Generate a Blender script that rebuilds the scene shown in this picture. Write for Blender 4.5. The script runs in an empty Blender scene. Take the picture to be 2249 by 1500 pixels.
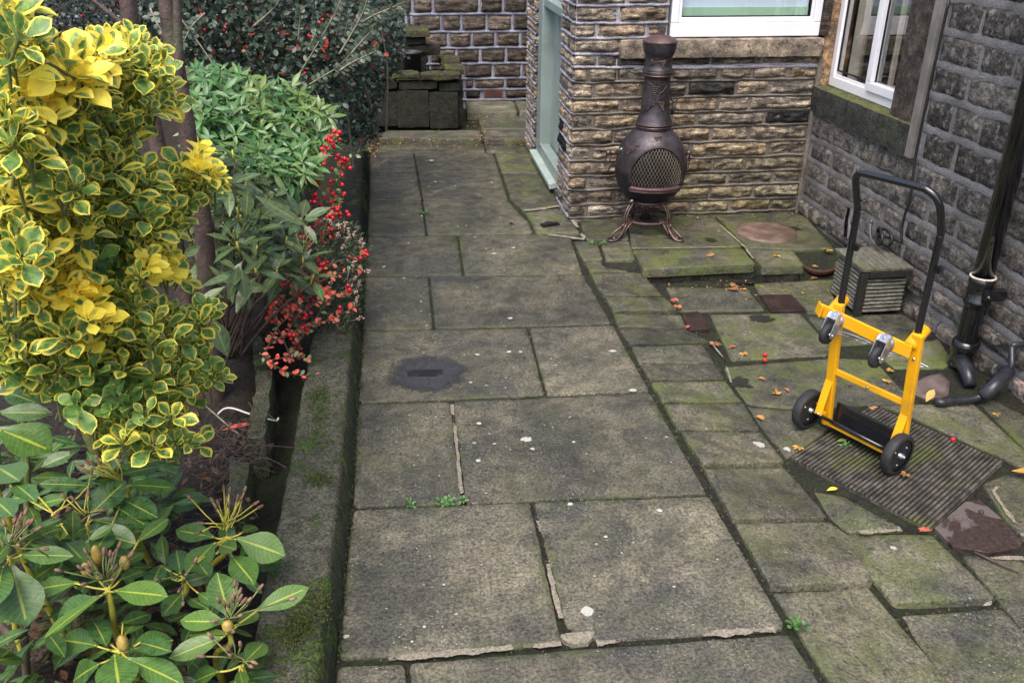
import bpy, bmesh, math, random
import numpy as np
from mathutils import Vector, Matrix, noise

S = bpy.context.scene
# ------------------------------------------------------------------ camera
CAM_H, F_PX, YAW, PITCH, ROLL = 1.9, 1956.04, 0.1473648, 0.454258, 0.0093505
PW, PH = 2249.0, 1500.0
_cy, _sy = math.cos(YAW), math.sin(YAW)
_f0 = np.array([_sy, _cy, 0.0]); _r0 = np.array([_cy, -_sy, 0.0]); _u0 = np.array([0.0, 0.0, 1.0])
FW = _f0*math.cos(PITCH) - _u0*math.sin(PITCH)
_u1 = _u0*math.cos(PITCH) + _f0*math.sin(PITCH)
RT = _r0*math.cos(ROLL) + _u1*math.sin(ROLL)
UP = _u1*math.cos(ROLL) - _r0*math.sin(ROLL)
CAM = np.array([0.0, 0.0, CAM_H])
cd = bpy.data.cameras.new('camera'); cam = bpy.data.objects.new('camera', cd)
S.collection.objects.link(cam)
cd.sensor_width = 36.0; cd.lens = 36.0*F_PX/PW; cd.clip_start = 0.05; cd.clip_end = 500
cam.matrix_world = Matrix(((RT[0], UP[0], -FW[0], 0), (RT[1], UP[1], -FW[1], 0), (RT[2], UP[2], -FW[2], CAM_H), (0, 0, 0, 1)))
S.camera = cam
# ------------------------------------------------------------------ light
SUN_EL, SUN_AZ = math.radians(62), math.radians(205)      # azimuth clockwise from +Y
w = bpy.data.worlds.new('World'); S.world = w; w.use_nodes = True
nt = w.node_tree; nt.nodes.clear()
sky = nt.nodes.new('ShaderNodeTexSky'); sky.sky_type = 'NISHITA'; sky.sun_disc = False
sky.sun_elevation = SUN_EL; sky.sun_rotation = SUN_AZ; sky.air_density = 1.0; sky.dust_density = 4.0; sky.ozone_density = 1.0
bg = nt.nodes.new('ShaderNodeBackground'); bg.inputs['Strength'].default_value = 0.15
wo = nt.nodes.new('ShaderNodeOutputWorld')
nt.links.new(sky.outputs[0], bg.inputs[0]); nt.links.new(bg.outputs[0], wo.inputs[0])
sd = bpy.data.lights.new('sun', 'SUN'); sd.energy = 1.5; sd.angle = math.radians(40); sd.color = (1.0, 0.97, 0.92)
so = bpy.data.objects.new('sun', sd); S.collection.objects.link(so)
_sdir = Vector((math.sin(SUN_AZ)*math.cos(SUN_EL), math.cos(SUN_AZ)*math.cos(SUN_EL), math.sin(SUN_EL)))
so.rotation_euler = _sdir.to_track_quat('Z', 'Y').to_euler()
S.view_settings.view_transform = 'Standard'; S.view_settings.look = 'None'
S.view_settings.exposure = 1.05; S.view_settings.gamma = 1.0

# ------------------------------------------------------------------ helpers
random.seed(7); RNG = np.random.default_rng(11)
COL = S.collection
def V(*a): return np.array(a, float)
def nrm(v):
    v = np.asarray(v, float); return v/ (np.linalg.norm(v, axis=-1, keepdims=True)+1e-12)
def ray(px, py): return RT*((px-PW/2)/F_PX) - UP*((py-PH/2)/F_PX) + FW
def at_z(px, py, z=0.0):
    d = ray(px, py); return CAM + d*((z-CAM_H)/d[2])
def at_x(px, py, x):
    d = ray(px, py); return CAM + d*(x/d[0])
def at_y(px, py, y):
    d = ray(px, py); return CAM + d*(y/d[1])
def at_d(px, py, D): return CAM + nrm(ray(px, py))*D
def at_pl(px, py, p0, n):
    d = ray(px, py); return CAM + d*(((p0-CAM)@n)/(d@n))
def tag(o, label=None, cat=None, group=None, kind=None):
    if label: o['label'] = label
    if cat: o['category'] = cat
    if group: o['group'] = group
    if kind: o['kind'] = kind
    return o
def thing(name, label, cat, loc=(0, 0, 0), group=None):
    o = bpy.data.objects.new(name, None); COL.objects.link(o); o.empty_display_size = 0.1
    o.location = [float(x) for x in loc]
    return tag(o, label, cat, group)
def root_of(o):
    while o.parent: o = o.parent
    return o
def fbm(p, s=1.0, o=4):
    return noise.fractal(Vector((p[0]*s, p[1]*s, p[2]*s)), 0.8, 2.0, o)

class MB:
    """mesh collector; coordinates are world coordinates"""
    def __init__(s): s.v = []; s.f = []; s.c = []; s.mi = []; s.sm = []
    def add(s, vs, fs, col=(1, 1, 1, 1), mi=0, smooth=True):
        b = len(s.v); s.v.extend([tuple(map(float, x)) for x in vs])
        if isinstance(col, list): s.c.extend(col)
        else: s.c.extend([col]*len(vs))
        for f in fs: s.f.append(tuple(i+b for i in f)); s.mi.append(mi); s.sm.append(smooth)
    def box(s, c, size, ax=None, col=(1, 1, 1, 1), mi=0):
        ax = np.eye(3) if ax is None else np.asarray(ax, float)
        c = np.asarray(c, float); h = np.asarray(size, float)/2
        vs = [c + ax[0]*h[0]*i + ax[1]*h[1]*j + ax[2]*h[2]*k for i in (-1, 1) for j in (-1, 1) for k in (-1, 1)]
        s.add(vs, [(0, 1, 3, 2), (4, 6, 7, 5), (0, 4, 5, 1), (2, 3, 7, 6), (0, 2, 6, 4), (1, 5, 7, 3)], col, mi, False)
    def bar(s, a, b, wd, th, side, col=(1, 1, 1, 1), mi=0):
        a = np.asarray(a, float); b = np.asarray(b, float); d = b-a; L = np.linalg.norm(d); d = d/L
        side = np.asarray(side, float); side = nrm(side - d*(side@d)); n = np.cross(d, side)
        s.box((a+b)/2, (L, wd, th), (d, side, n), col, mi)
    def tube(s, pts, rad, n=8, caps=True, col=(1, 1, 1, 1), mi=0):
        P = np.asarray(pts, float); m = len(P)
        R_ = np.full(m, rad, float) if np.isscalar(rad) else np.asarray(rad, float)
        T = np.gradient(P, axis=0); T = nrm(T)
        a = np.array([0, 0, 1.0]) if abs(T[0][2]) < .9 else np.array([1.0, 0, 0])
        N = nrm(np.cross(T[0], a)); vs = []
        for i in range(m):
            N = nrm(N - T[i]*(N@T[i])); B = np.cross(T[i], N)
            for k in range(n):
                t = 2*math.pi*k/n; vs.append(P[i] + (N*math.cos(t)+B*math.sin(t))*R_[i])
        fs = [(i*n+k, i*n+(k+1) % n, (i+1)*n+(k+1) % n, (i+1)*n+k) for i in range(m-1) for k in range(n)]
        if caps: fs += [tuple(range(n-1, -1, -1)), tuple(range((m-1)*n, m*n))]
        s.add(vs, fs, col, mi)
    def lathe(s, prof, c, n=32, ax=None, col=(1, 1, 1, 1), mi=0, skip=None):
        ax = np.eye(3) if ax is None else np.asarray(ax, float); c = np.asarray(c, float); vs = []
        for r, z in prof:
            for k in range(n):
                t = 2*math.pi*k/n; vs.append(c + ax[0]*r*math.cos(t) + ax[1]*r*math.sin(t) + ax[2]*z)
        fs = []
        for i in range(len(prof)-1):
            for k in range(n):
                if skip and skip(i, k, n): continue
                fs.append((i*n+k, i*n+(k+1) % n, (i+1)*n+(k+1) % n, (i+1)*n+k))
        s.add(vs, fs, col, mi)
    def ball(s, c, r, n=8, col=(1, 1, 1, 1), mi=0, sc=(1, 1, 1)):
        prof = [(r*math.sin(math.pi*i/n)+1e-5, -r*math.cos(math.pi*i/n)) for i in range(n+1)]
        s.lathe(prof, c, n+2, np.diag(sc), col, mi)
    def build(s, name, mats, parent=None, bevel=0, sub=0):
        me = bpy.data.meshes.new(name)
        off = np.array(root_of(parent).location) if parent else np.zeros(3)
        vs = np.array(s.v) - off
        me.from_pydata(vs.tolist(), [], s.f)
        if not isinstance(mats, (list, tuple)): mats = [mats]
        for m in mats: me.materials.append(m)
        me.polygons.foreach_set('material_index', s.mi); me.polygons.foreach_set('use_smooth', s.sm)
        at = me.color_attributes.new('Col', 'FLOAT_COLOR', 'POINT')
        at.data.foreach_set('color', np.array(s.c, np.float32).ravel())
        me.update()
        o = bpy.data.objects.new(name, me); COL.objects.link(o)
        if parent: o.parent = parent
        if bevel:
            b = o.modifiers.new('bevel', 'BEVEL'); b.width = bevel; b.segments = 2; b.limit_method = 'ANGLE'; b.angle_limit = math.radians(40)
        return o

# ------------------------------------------------------------------ node helpers
class NT:
    def __init__(s, name):
        s.m = bpy.data.materials.new(name); s.m.use_nodes = True; s.t = s.m.node_tree; s.t.nodes.clear()
        s.out = s.n('ShaderNodeOutputMaterial'); s.b = s.n('ShaderNodeBsdfPrincipled'); s.l(s.b.outputs[0], s.out.inputs[0])
    def n(s, t, **k):
        x = s.t.nodes.new(t)
        for a, b in k.items(): setattr(x, a, b)
        return x
    def l(s, a, b): s.t.links.new(a, b)
    def val(s, sock, v):
        if hasattr(v, 'links'): s.l(v, sock)
        else: sock.default_value = v
    def coord(s, which='Object', sc=(1, 1, 1)):
        c = s.n('ShaderNodeTexCoord'); m = s.n('ShaderNodeMapping'); m.inputs['Scale'].default_value = sc
        s.l(c.outputs[which], m.inputs[0]); return m.outputs[0]
    def noise(s, co, sc, det=4, rough=.55, dist=0.0):
        x = s.n('ShaderNodeTexNoise'); s.l(co, x.inputs['Vector']); x.inputs['Scale'].default_value = sc
        x.inputs['Detail'].default_value = det; x.inputs['Roughness'].default_value = rough; x.inputs['Distortion'].default_value = dist
        return x.outputs['Fac']
    def voro(s, co, sc, feat='F1'):
        x = s.n('ShaderNodeTexVoronoi'); x.feature = feat; s.l(co, x.inputs['Vector']); x.inputs['Scale'].default_value = sc
        return x
    def ramp(s, f, stops):
        r = s.n('ShaderNodeMapRange'); r.interpolation_type = 'SMOOTHSTEP'
        s.val(r.inputs[0], f); r.inputs[1].default_value = stops[0]; r.inputs[2].default_value = stops[1]
        r.inputs[3].default_value = stops[2] if len(stops) > 2 else 0.0; r.inputs[4].default_value = stops[3] if len(stops) > 2 else 1.0
        return r.outputs[0]
    def math(s, op, a, b=0.0):
        x = s.n('ShaderNodeMath', operation=op); s.val(x.inputs[0], a); s.val(x.inputs[1], b); return x.outputs[0]
    def mix(s, f, a, b, mode='MIX'):
        x = s.n('ShaderNodeMix', data_type='RGBA', blend_type=mode)
        s.val(x.inputs[0], f)
        for k, v in ((6, a), (7, b)):
            if hasattr(v, 'links'): s.l(v, x.inputs[k])
            else: x.inputs[k].default_value = (*v, 1.0)[:4]
        return x.outputs[2]
    def attr(s, name='Col'):
        a = s.n('ShaderNodeAttribute'); a.attribute_name = name; return a
    def sep(s, c):
        x = s.n('ShaderNodeSeparateColor'); s.l(c, x.inputs[0]); return x.outputs
    def bump(s, h, strength=.5, dist=.01, prev=None):
        b = s.n('ShaderNodeBump'); b.inputs['Strength'].default_value = strength; b.inputs['Distance'].default_value = dist
        s.l(h, b.inputs['Height'])
        if prev: s.l(prev, b.inputs['Normal'])
        return b.outputs[0]
    def set(s, **k):
        names = dict(col='Base Color', rough='Roughness', metal='Metallic', normal='Normal', spec='Specular IOR Level', trans='Transmission Weight', coat='Coat Weight', alpha='Alpha', ior='IOR', sub='Subsurface Weight')
        for a, b in k.items():
            i = s.b.inputs[names[a]]
            if hasattr(b, 'links'): s.l(b, i)
            else: i.default_value = (*b, 1.0) if isinstance(b, tuple) and len(b) == 3 else b
        return s.m

def decal_mat(name, c1, c2, rough, sc=40, lo=.35, hi=.6):
    """thin stain that frays out at its rim (Col alpha falls to 0 there)"""
    t = NT(name); co = t.coord(); n = t.noise(co, sc, 5, .7); f = t.noise(co, 120, 4, .7)
    c = t.mix(t.ramp(f, (.3, .7)), c1, c2); t.set(col=c, rough=rough, normal=t.bump(f, .5, .006))
    k = t.ramp(t.math('ADD', t.attr().outputs['Alpha'], t.math('MULTIPLY', t.math('SUBTRACT', n, .5), 1.3)), (lo, hi))
    tr = t.n('ShaderNodeBsdfTransparent'); ms = t.n('ShaderNodeMixShader'); t.l(k, ms.inputs[0]); t.l(tr.outputs[0], ms.inputs[1]); t.l(t.b.outputs[0], ms.inputs[2]); t.l(ms.outputs[0], t.out.inputs[0])
    return t.m
def decal(mb, c, ring):
    m_ = len(ring); R_ = np.array(ring); vs = np.concatenate([R_, c+(R_-c)*.7, c+(R_-c)*.35, np.asarray(c)[None]])
    cl = [(1, 1, 1, 0)]*m_+[(1, 1, 1, .62)]*m_+[(1, 1, 1, 1)]*(m_+1)
    mb.add(vs, [(k*m_+i, k*m_+(i+1) % m_, (k+1)*m_+(i+1) % m_, (k+1)*m_+i) for k in (0, 1) for i in range(m_)]+[(2*m_+i, 2*m_+(i+1) % m_, 3*m_) for i in range(m_)], cl)
def simple_mat(name, col, rough=.5, metal=0.0, var=.25, sc=8, bump=.15, dirt=None, coat=0.0):
    t = NT(name); co = t.coord(); n1 = t.noise(co, sc, 5); n2 = t.noise(co, sc*9, 3)
    c = t.mix(t.ramp(n1, (.35, .7)), tuple(x*(1-var) for x in col), tuple(min(1, x*(1+var)) for x in col))
    if dirt: c = t.mix(t.ramp(t.noise(co, sc*.7, 6, .65), (.52, .72, 0, dirt[3])), c, dirt[:3])
    t.set(col=c, rough=t.ramp(n2, (.3, .7, max(.02, rough-.08), min(1, rough+.08))), metal=metal, coat=coat)
    if bump: t.set(normal=t.bump(n2, bump, .004))
    return t.m
def ground_stone_mat(name):
    """flagstones: Col = base colour, Col alpha = amount of green algae"""
    t = NT(name); co = t.coord(); a = t.attr(); base = a.outputs['Color']; alg = a.outputs['Alpha']
    big = t.noise(co, 2.6, 5, .6, .4); mid = t.noise(co, 13, 7, .65); fine = t.noise(co, 90, 4, .7); grit = t.noise(co, 260, 2, .6)
    c = t.mix(1.0, base, t.mix(t.ramp(big, (.3, .72)), (.50, .51, .53), (1.45, 1.40, 1.26)), 'MULTIPLY')
    c = t.mix(1.0, c, t.mix(t.ramp(mid, (.33, .68)), (.72, .72, .74), (1.28, 1.27, 1.24)), 'MULTIPLY')
    c = t.mix(t.math('MULTIPLY', t.ramp(t.noise(co, 1.7, 6, .7, .8), (.50, .62)), .55), c, (.040, .040, .040))
    c = t.mix(t.math('MULTIPLY', t.ramp(t.noise(co, 2.3, 5, .7), (.56, .68)), .45), c, (.175, .155, .115))
    c = t.mix(1.0, c, t.mix(t.ramp(fine, (.36, .64)), (.52, .52, .53), (1.50, 1.47, 1.38)), 'MULTIPLY')
    c = t.mix(t.math('MULTIPLY', t.ramp(t.noise(co, 5.5, 6, .68), (.38, .66)), alg), c, (.098, .118, .026))
    c = t.mix(t.math('MULTIPLY', t.ramp(t.noise(co, 34, 6, .78), (.53, .66)), .8), c, (.018, .018, .018))
    sp = t.ramp(t.noise(co, 120, 3, .6), (.60, .69, 0, .7))
    c = t.mix(t.math('MULTIPLY', sp, t.ramp(t.noise(co, 4, 3), (.42, .62))), c, (.42, .41, .36))
    v = t.voro(co, 7.5); rnd = t.sep(v.outputs['Color'])
    wob = t.math('ADD', v.outputs['Distance'], t.math('MULTIPLY', t.math('SUBTRACT', t.noise(co, 60, 3), .5), .16))
    rad = t.math('ADD', t.math('MULTIPLY', t.math('POWER', rnd[0], 5.0), .15), .050)
    li = t.math('MULTIPLY', t.math('LESS_THAN', wob, rad), t.math('GREATER_THAN', rnd[1], .80))
    c = t.mix(t.math('MULTIPLY', li, .85), c, (.50, .50, .43))
    h = t.math('ADD', t.math('MULTIPLY', mid, .5), t.math('ADD', t.math('MULTIPLY', fine, .5), t.math('MULTIPLY', grit, .22)))
    t.set(col=c, rough=t.ramp(mid, (.3, .7, .34, .70)), normal=t.bump(h, 1.0, .012), spec=.5)
    return t.m
def rock_mat(name, streak=(2.5, 2.5, 14), speck=(.5, .48, .46), sp_amt=.25, bump=.9, dark=.45, ssc=70, sth=(.6, .7)):
    """walling stone: Col = colour of that stone"""
    t = NT(name); co = t.coord('Object', streak); c3 = t.coord()
    base = t.attr().outputs['Color']
    st = t.noise(co, 3.0, 7, .7, .5); mid = t.noise(c3, 24, 6, .7); fine = t.noise(c3, 130, 3, .7)
    c = t.mix(1.0, base, t.mix(t.ramp(t.noise(c3, 3.2, 5, .65), (.35, .65)), (.62, .62, .64), (1.3, 1.28, 1.25)), 'MULTIPLY')
    c = t.mix(1.0, c, t.mix(t.ramp(st, (.38, .62)), (dark, dark, dark), (1.65, 1.55, 1.4)), 'MULTIPLY')
    c = t.mix(1.0, c, t.mix(t.ramp(mid, (.32, .7)), (.55, .55, .57), (1.45, 1.42, 1.38)), 'MULTIPLY')
    c = t.mix(1.0, c, t.mix(t.ramp(fine, (.36, .64)), (.6, .6, .6), (1.4, 1.4, 1.4)), 'MULTIPLY')
    c = t.mix(t.math('MULTIPLY', t.ramp(t.noise(c3, ssc, 5, .75), sth), sp_amt), c, speck)
    c = t.mix(t.math('MULTIPLY', t.ramp(t.noise(co, 9, 6, .75), (.54, .66)), .8), c, (.02, .018, .017))
    h = t.math('ADD', t.math('MULTIPLY', st, .8), t.math('ADD', t.math('MULTIPLY', mid, .6), t.math('MULTIPLY', fine, .3)))
    t.set(col=c, rough=.85, normal=t.bump(h, bump, .014), spec=.25)
    return t.m
def leaf_mat(name, kind, green, edge=(.6, .42, .03), rib=None, rough=.35, trans=.25, spec=.5):
    """leaf: Col = (brightness, yellowness, random); UV u across, v along"""
    t = NT(name); a = t.attr(); ch = t.sep(a.outputs['Color']); uv = t.n('ShaderNodeUVMap'); uv.uv_map = 'UVMap'
    sx = t.n('ShaderNodeSeparateXYZ'); t.l(uv.outputs[0], sx.inputs[0]); u, v = sx.outputs[0], sx.outputs[1]
    au = t.math('ABSOLUTE', t.math('SUBTRACT', t.math('MULTIPLY', u, 2.0), 1.0))
    co = t.coord(); n1 = t.noise(co, 60, 3, .6); n2 = t.noise(co, 220, 2, .5)
    g2 = tuple(x*1.9 for x in green)
    c = t.mix(t.ramp(n1, (.35, .65)), green, (g2[0]*1.15, g2[1], g2[2]*.9))
    if kind == 'var':
        # pale green zone, then golden margin
        e = t.math('ADD', au, t.math('ADD', t.math('MULTIPLY', n2, .35), t.ramp(v, (.72, .97, 0, .45))))
        e = t.math('ADD', e, t.math('MULTIPLY', ch[1], .75))
        pale = (.34, .43, .10)
        c = t.mix(t.math('MULTIPLY', t.ramp(n1, (.42, .6)), t.ramp(e, (.40, .75))), c, pale)
        c = t.mix(t.ramp(e, (.92, 1.04)), c, edge)
        c = t.mix(t.ramp(ch[1], (.72, .85)), c, t.mix(t.ramp(n1, (.35, .65)), edge, (edge[0]*1.15, edge[1]*1.2, edge[2])))
    elif kind == 'hue':
        c = t.mix(ch[1], c, edge)
        sp_ = t.math('MULTIPLY', t.ramp(t.noise(co, 38, 4, .7), (.64, .70)), t.ramp(ch[2], (.35, .7, 0, .8)))
        c = t.mix(sp_, c, (.09, .055, .02))
    if rib:
        line = t.ramp(au, (.03, .10, 1, 0)); c = t.mix(t.math('MULTIPLY', line, .8), c, rib)
        # faint side veins
        sv = t.math('SINE', t.math('MULTIPLY', t.math('SUBTRACT', v, t.math('MULTIPLY', au, .18)), 70.0))
        c = t.mix(t.ramp(sv, (.6, 1.0, 0, .14)), c, rib)
    gm = t.n('ShaderNodeNewGeometry')
    c = t.mix(1.0, c, t.mix(ch[0], (.0, .0, .0), (2.0, 2.0, 2.0)), 'MULTIPLY')
    c = t.mix(t.math('MULTIPLY', gm.outputs['Backfacing'], .6), c, t.mix(.5, c, (.32, .36, .13) if kind == 'var' else (.18, .22, .10)))
    t.set(col=c, rough=t.ramp(n1, (.3, .7, rough-.08, rough+.12)), spec=spec, normal=t.bump(n1, .25, .004))
    if trans:
        tr = t.n('ShaderNodeBsdfTranslucent'); t.l(c, tr.inputs[0]); ms = t.n('ShaderNodeMixShader'); ms.inputs[0].default_value = trans
        t.l(t.b.outputs[0], ms.inputs[1]); t.l(tr.outputs[0], ms.inputs[2]); t.l(ms.outputs[0], t.out.inputs[0])
    return t.m

# ------------------------------------------------------------------ leaves in bulk (numpy)
PROF = dict(
    obov=lambda v: np.where(v < .14, .10+.4*v, np.sin(np.pi*np.clip((v-.1)/.9, 0, 1)**1.45)**.75*.96+.04*(1-v)),
    ellip=lambda v: np.where(v < .08, .08, np.sin(np.pi*np.clip((v-.04)/.96, 0, 1)**1.15)**.8),
    lance=lambda v: np.where(v < .06, .08, np.sin(np.pi*np.clip(v, 0, 1)**.95)**1.15),
    round=lambda v: np.sin(np.pi*np.clip(v, 0, 1))**.62,
    maple=lambda v: np.where(v < .2, .05, (.55+.45*np.abs(np.sin(v*9.5)))*np.sin(np.pi*np.clip((v-.15)/.85, 0, 1))**.5))
def leaf_mesh(name, pos, d, n, L, Wd, curl, fold, col, mat, parent=None, prof='obov', rows=7, cols=3, wave=0.0):
    pos = np.asarray(pos, float); N = len(pos); d = nrm(d); n = np.asarray(n, float)
    n = nrm(n - d*np.sum(n*d, 1, keepdims=True)); s = np.cross(d, n)
    L = np.broadcast_to(L, N); Wd = np.broadcast_to(Wd, N); curl = np.broadcast_to(curl, N); fold = np.broadcast_to(fold, N)
    v = np.linspace(0, 1, rows); u = np.linspace(-1, 1, cols)
    wv = PROF[prof](v)
    uu, vv = np.meshgrid(u, v); ww = wv[:, None]*np.ones_like(uu)
    lx = (vv - .12*curl.mean()*vv**3)[None]*L[:, None, None]
    ly = (uu*ww)[None]*Wd[:, None, None]*.5
    ph = RNG.random(N)[:, None, None]*6.28
    lz = -curl[:, None, None]*L[:, None, None]*(vv**2)[None] + fold[:, None, None]*np.abs(uu*ww)[None]*Wd[:, None, None]*.5 \
        + wave*Wd[:, None, None]*np.sin(vv[None]*11+ph+uu[None]*1.5)*np.abs(uu)[None]
    P = pos[:, None, None, :] + lx[..., None]*d[:, None, None, :] + ly[..., None]*s[:, None, None, :] + lz[..., None]*n[:, None, None, :]
    M = rows*cols; verts = P.reshape(N*M, 3)
    off = np.array(root_of(parent).location) if parent else np.zeros(3)
    verts = verts - off
    q = np.array([(i*cols+j, i*cols+j+1, (i+1)*cols+j+1, (i+1)*cols+j) for i in range(rows-1) for j in range(cols-1)])
    faces = (np.arange(N)[:, None, None]*M + q[None]).reshape(-1, 4)
    me = bpy.data.meshes.new(name); nf = len(faces)
    me.vertices.add(len(verts)); me.vertices.foreach_set('co', verts.astype(np.float32).ravel())
    me.loops.add(nf*4); me.loops.foreach_set('vertex_index', faces.astype(np.int32).ravel())
    me.polygons.add(nf); me.polygons.foreach_set('loop_start', np.arange(0, nf*4, 4, dtype=np.int32))
    try: me.polygons.foreach_set('loop_total', np.full(nf, 4, np.int32))
    except Exception: pass
    me.polygons.foreach_set('use_smooth', np.ones(nf, bool))
    uvl = me.uv_layers.new(name='UVMap')
    tuv = np.stack([uu*.5+.5, vv], -1).reshape(M, 2); uvv = np.tile(tuv, (N, 1))[faces.ravel()]
    uvl.data.foreach_set('uv', uvv.astype(np.float32).ravel())
    at = me.color_attributes.new('Col', 'FLOAT_COLOR', 'POINT')
    col = np.asarray(col, float); col = np.broadcast_to(col, (N, 3)); cc = np.concatenate([np.repeat(col, M, 0), np.ones((N*M, 1))], 1)
    at.data.foreach_set('color', cc.astype(np.float32).ravel())
    me.materials.append(mat); me.update(calc_edges=True); me.validate()
    o = bpy.data.objects.new(name, me); COL.objects.link(o)
    if parent: o.parent = parent
    return o
def inside(poly, x, y):
    p = np.asarray(poly, float); c = np.zeros(np.shape(x), bool); j = len(p)-1
    for i in range(len(p)):
        xi, yi = p[i]; xj, yj = p[j]
        c ^= ((yi > y) != (yj > y)) & (x < (xj-xi)*(y-yi)/(yj-yi+1e-9)+xi); j = i
    return c
def scatter(poly, dmin, tries=6000, holes=()):
    p = np.asarray(poly, float); lo, hi = p.min(0), p.max(0); out = np.zeros((0, 2))
    X = RNG.uniform(lo, hi, (tries, 2)); ok = inside(poly, X[:, 0], X[:, 1])
    for h in holes: ok &= ~inside(h, X[:, 0], X[:, 1])
    X = X[ok]; acc = []
    cell = {}
    for x in X:
        k = (int(x[0]//dmin), int(x[1]//dmin)); good = True
        for a in (-1, 0, 1):
            for b in (-1, 0, 1):
                for q in cell.get((k[0]+a, k[1]+b), ()):
                    if (q[0]-x[0])**2+(q[1]-x[1])**2 < dmin*dmin: good = False; break
                if not good: break
            if not good: break
        if good: cell.setdefault(k, []).append(x); acc.append(x)
    return np.array(acc)
def idw(ctrl, x, y):
    c = np.asarray(ctrl, float); w_ = 1/(((np.asarray(x)[:, None]-c[:, 0])**2+(np.asarray(y)[:, None]-c[:, 1])**2)+400)
    return (w_*c[:, 2]).sum(1)/w_.sum(1)
def smooth_path(pts, k=4):
    P = np.asarray(pts, float); n = len(P)
    if n < 3: return P
    out = []
    for i in range(n-1):
        p0, p1, p2, p3 = P[max(i-1, 0)], P[i], P[i+1], P[min(i+2, n-1)]
        for j in range(k):
            t = j/k; out.append(.5*((2*p1)+(-p0+p2)*t+(2*p0-5*p1+4*p2-p3)*t*t+(-p0+3*p1-3*p2+p3)*t**3))
    out.append(P[-1]); return np.array(out)
# ------------------------------------------------------------------ materials of the setting
M = {}
M['flag'] = ground_stone_mat('flagstone')
M['front_stone'] = rock_mat('front_stone', speck=(.36, .31, .25), sp_amt=.35, bump=1.0, dark=.38)
M['side_stone'] = rock_mat('weathered_stone', (4, 4, 9), (.27, .255, .255), .62, .6, .62, 22, (.53, .62))
M['back_stone'] = rock_mat('back_stone', (3, 3, 12), (.24, .2, .15), .3, 1.0, .4)
M['dressed'] = rock_mat('dressed_stone', (3, 3, 4), (.1, .085, .06), .3, .25, .8)
def mortar_mat(name, c1, c2):
    t = NT(name); co = t.coord(); n = t.noise(co, 5, 5); f = t.noise(co, 110, 4, .7)
    c = t.mix(t.ramp(n, (.35, .65)), c1, c2); c = t.mix(1.0, c, t.mix(t.ramp(f, (.3, .7)), (.6, .6, .6), (1.25, 1.25, 1.25)), 'MULTIPLY')
    return t.set(col=c, rough=.9, normal=t.bump(f, .8, .008), spec=.2)
M['mortar_tan'] = mortar_mat('mortar_tan', (.13, .112, .092), (.23, .20, .17))
M['mortar_pale'] = mortar_mat('mortar_pale', (.26, .25, .28), (.44, .42, .47))
M['mortar_white'] = mortar_mat('mortar_white', (.20, .20, .25), (.36, .36, .43))
M['mortar_grey'] = mortar_mat('mortar_grey', (.155, .148, .148), (.25, .238, .238))
def soil_mat(name, c1, c2, moss):
    t = NT(name); co = t.coord(); n = t.noise(co, 9, 6, .7); f = t.noise(co, 70, 5, .75); k = t.noise(co, 14, 5, .7)
    c = t.mix(t.ramp(f, (.35, .65)), c1, c2); c = t.mix(t.math('MULTIPLY', t.ramp(k, (.46, .58)), moss), c, (.035, .07, .010))
    c = t.mix(t.ramp(t.noise(co, 150, 2), (.66, .72, 0, .5)), c, (.12, .09, .06))
    return t.set(col=c, rough=.8, normal=t.bump(t.math('ADD', f, n), 1.0, .03), spec=.3)
M['soil'] = soil_mat('bed_soil', (.013, .010, .009), (.065, .046, .036), .08)
M['joint'] = soil_mat('joint_earth', (.012, .011, .009), (.05, .044, .034), .38)
def mossy_mat(name, base, moss=(.05, .085, .012), amt=.9, th=(.5, .6), vc=False):
    t = NT(name); co = t.coord(); b = t.noise(co, 3.5, 5, .65); m = t.noise(co, 16, 6, .72); f = t.noise(co, 120, 4, .7)
    c = t.mix(t.ramp(m, (.35, .65)), tuple(x*.6 for x in base), tuple(x*1.4 for x in base))
    c = t.mix(1.0, c, t.mix(t.ramp(f, (.34, .66)), (.45, .45, .45), (1.6, 1.6, 1.55)), 'MULTIPLY')
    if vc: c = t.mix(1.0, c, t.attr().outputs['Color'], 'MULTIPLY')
    mo = t.math('MULTIPLY', t.ramp(t.math('ADD', t.math('MULTIPLY', b, .55), t.math('MULTIPLY', m, .5)), th), amt)
    mc = t.mix(t.ramp(f, (.35, .65)), tuple(x*.5 for x in moss), tuple(x*1.7 for x in moss))
    c = t.mix(mo, c, mc)
    c = t.mix(t.ramp(t.noise(co, 200, 2), (.67, .74, 0, .6)), c, (.4, .4, .36))
    h = t.math('ADD', t.math('MULTIPLY', f, .7), t.math('MULTIPLY', mo, .8))
    return t.set(col=c, rough=.85, normal=t.bump(h, .9, .02), spec=.25)
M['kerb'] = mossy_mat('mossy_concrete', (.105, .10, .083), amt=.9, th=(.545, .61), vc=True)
M['edging'] = mossy_mat('mossy_edging', (.08, .08, .05), amt=.6)
M['planter'] = mossy_mat('planter_stone', (.026, .025, .021), (.03, .034, .012), .5)
M['coping'] = mossy_mat('mossy_coping', (.06, .054, .034), (.09, .10, .025), .7, (.46, .58))
M['sill_mossy'] = mossy_mat('mossy_sill', (.045, .046, .042), (.08, .088, .03), .4, (.52, .64))
M['sill_top'] = mossy_mat('mossy_sill_top', (.12, .12, .06), (.13, .15, .04), .7, (.45, .6))
M['upvc'] = simple_mat('white_upvc', (.80, .79, .83), .35, var=.04, sc=3, bump=.02, dirt=(.4, .4, .36, .12))
M['door_green'] = simple_mat('sage_paint', (.25, .31, .295), .4, var=.08, sc=4, bump=.05, dirt=(.15, .18, .13, .35))
M['step_green'] = simple_mat('pale_green_paint', (.36, .43, .385), .45, var=.1, sc=6, bump=.08, dirt=(.12, .15, .09, .35))
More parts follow.
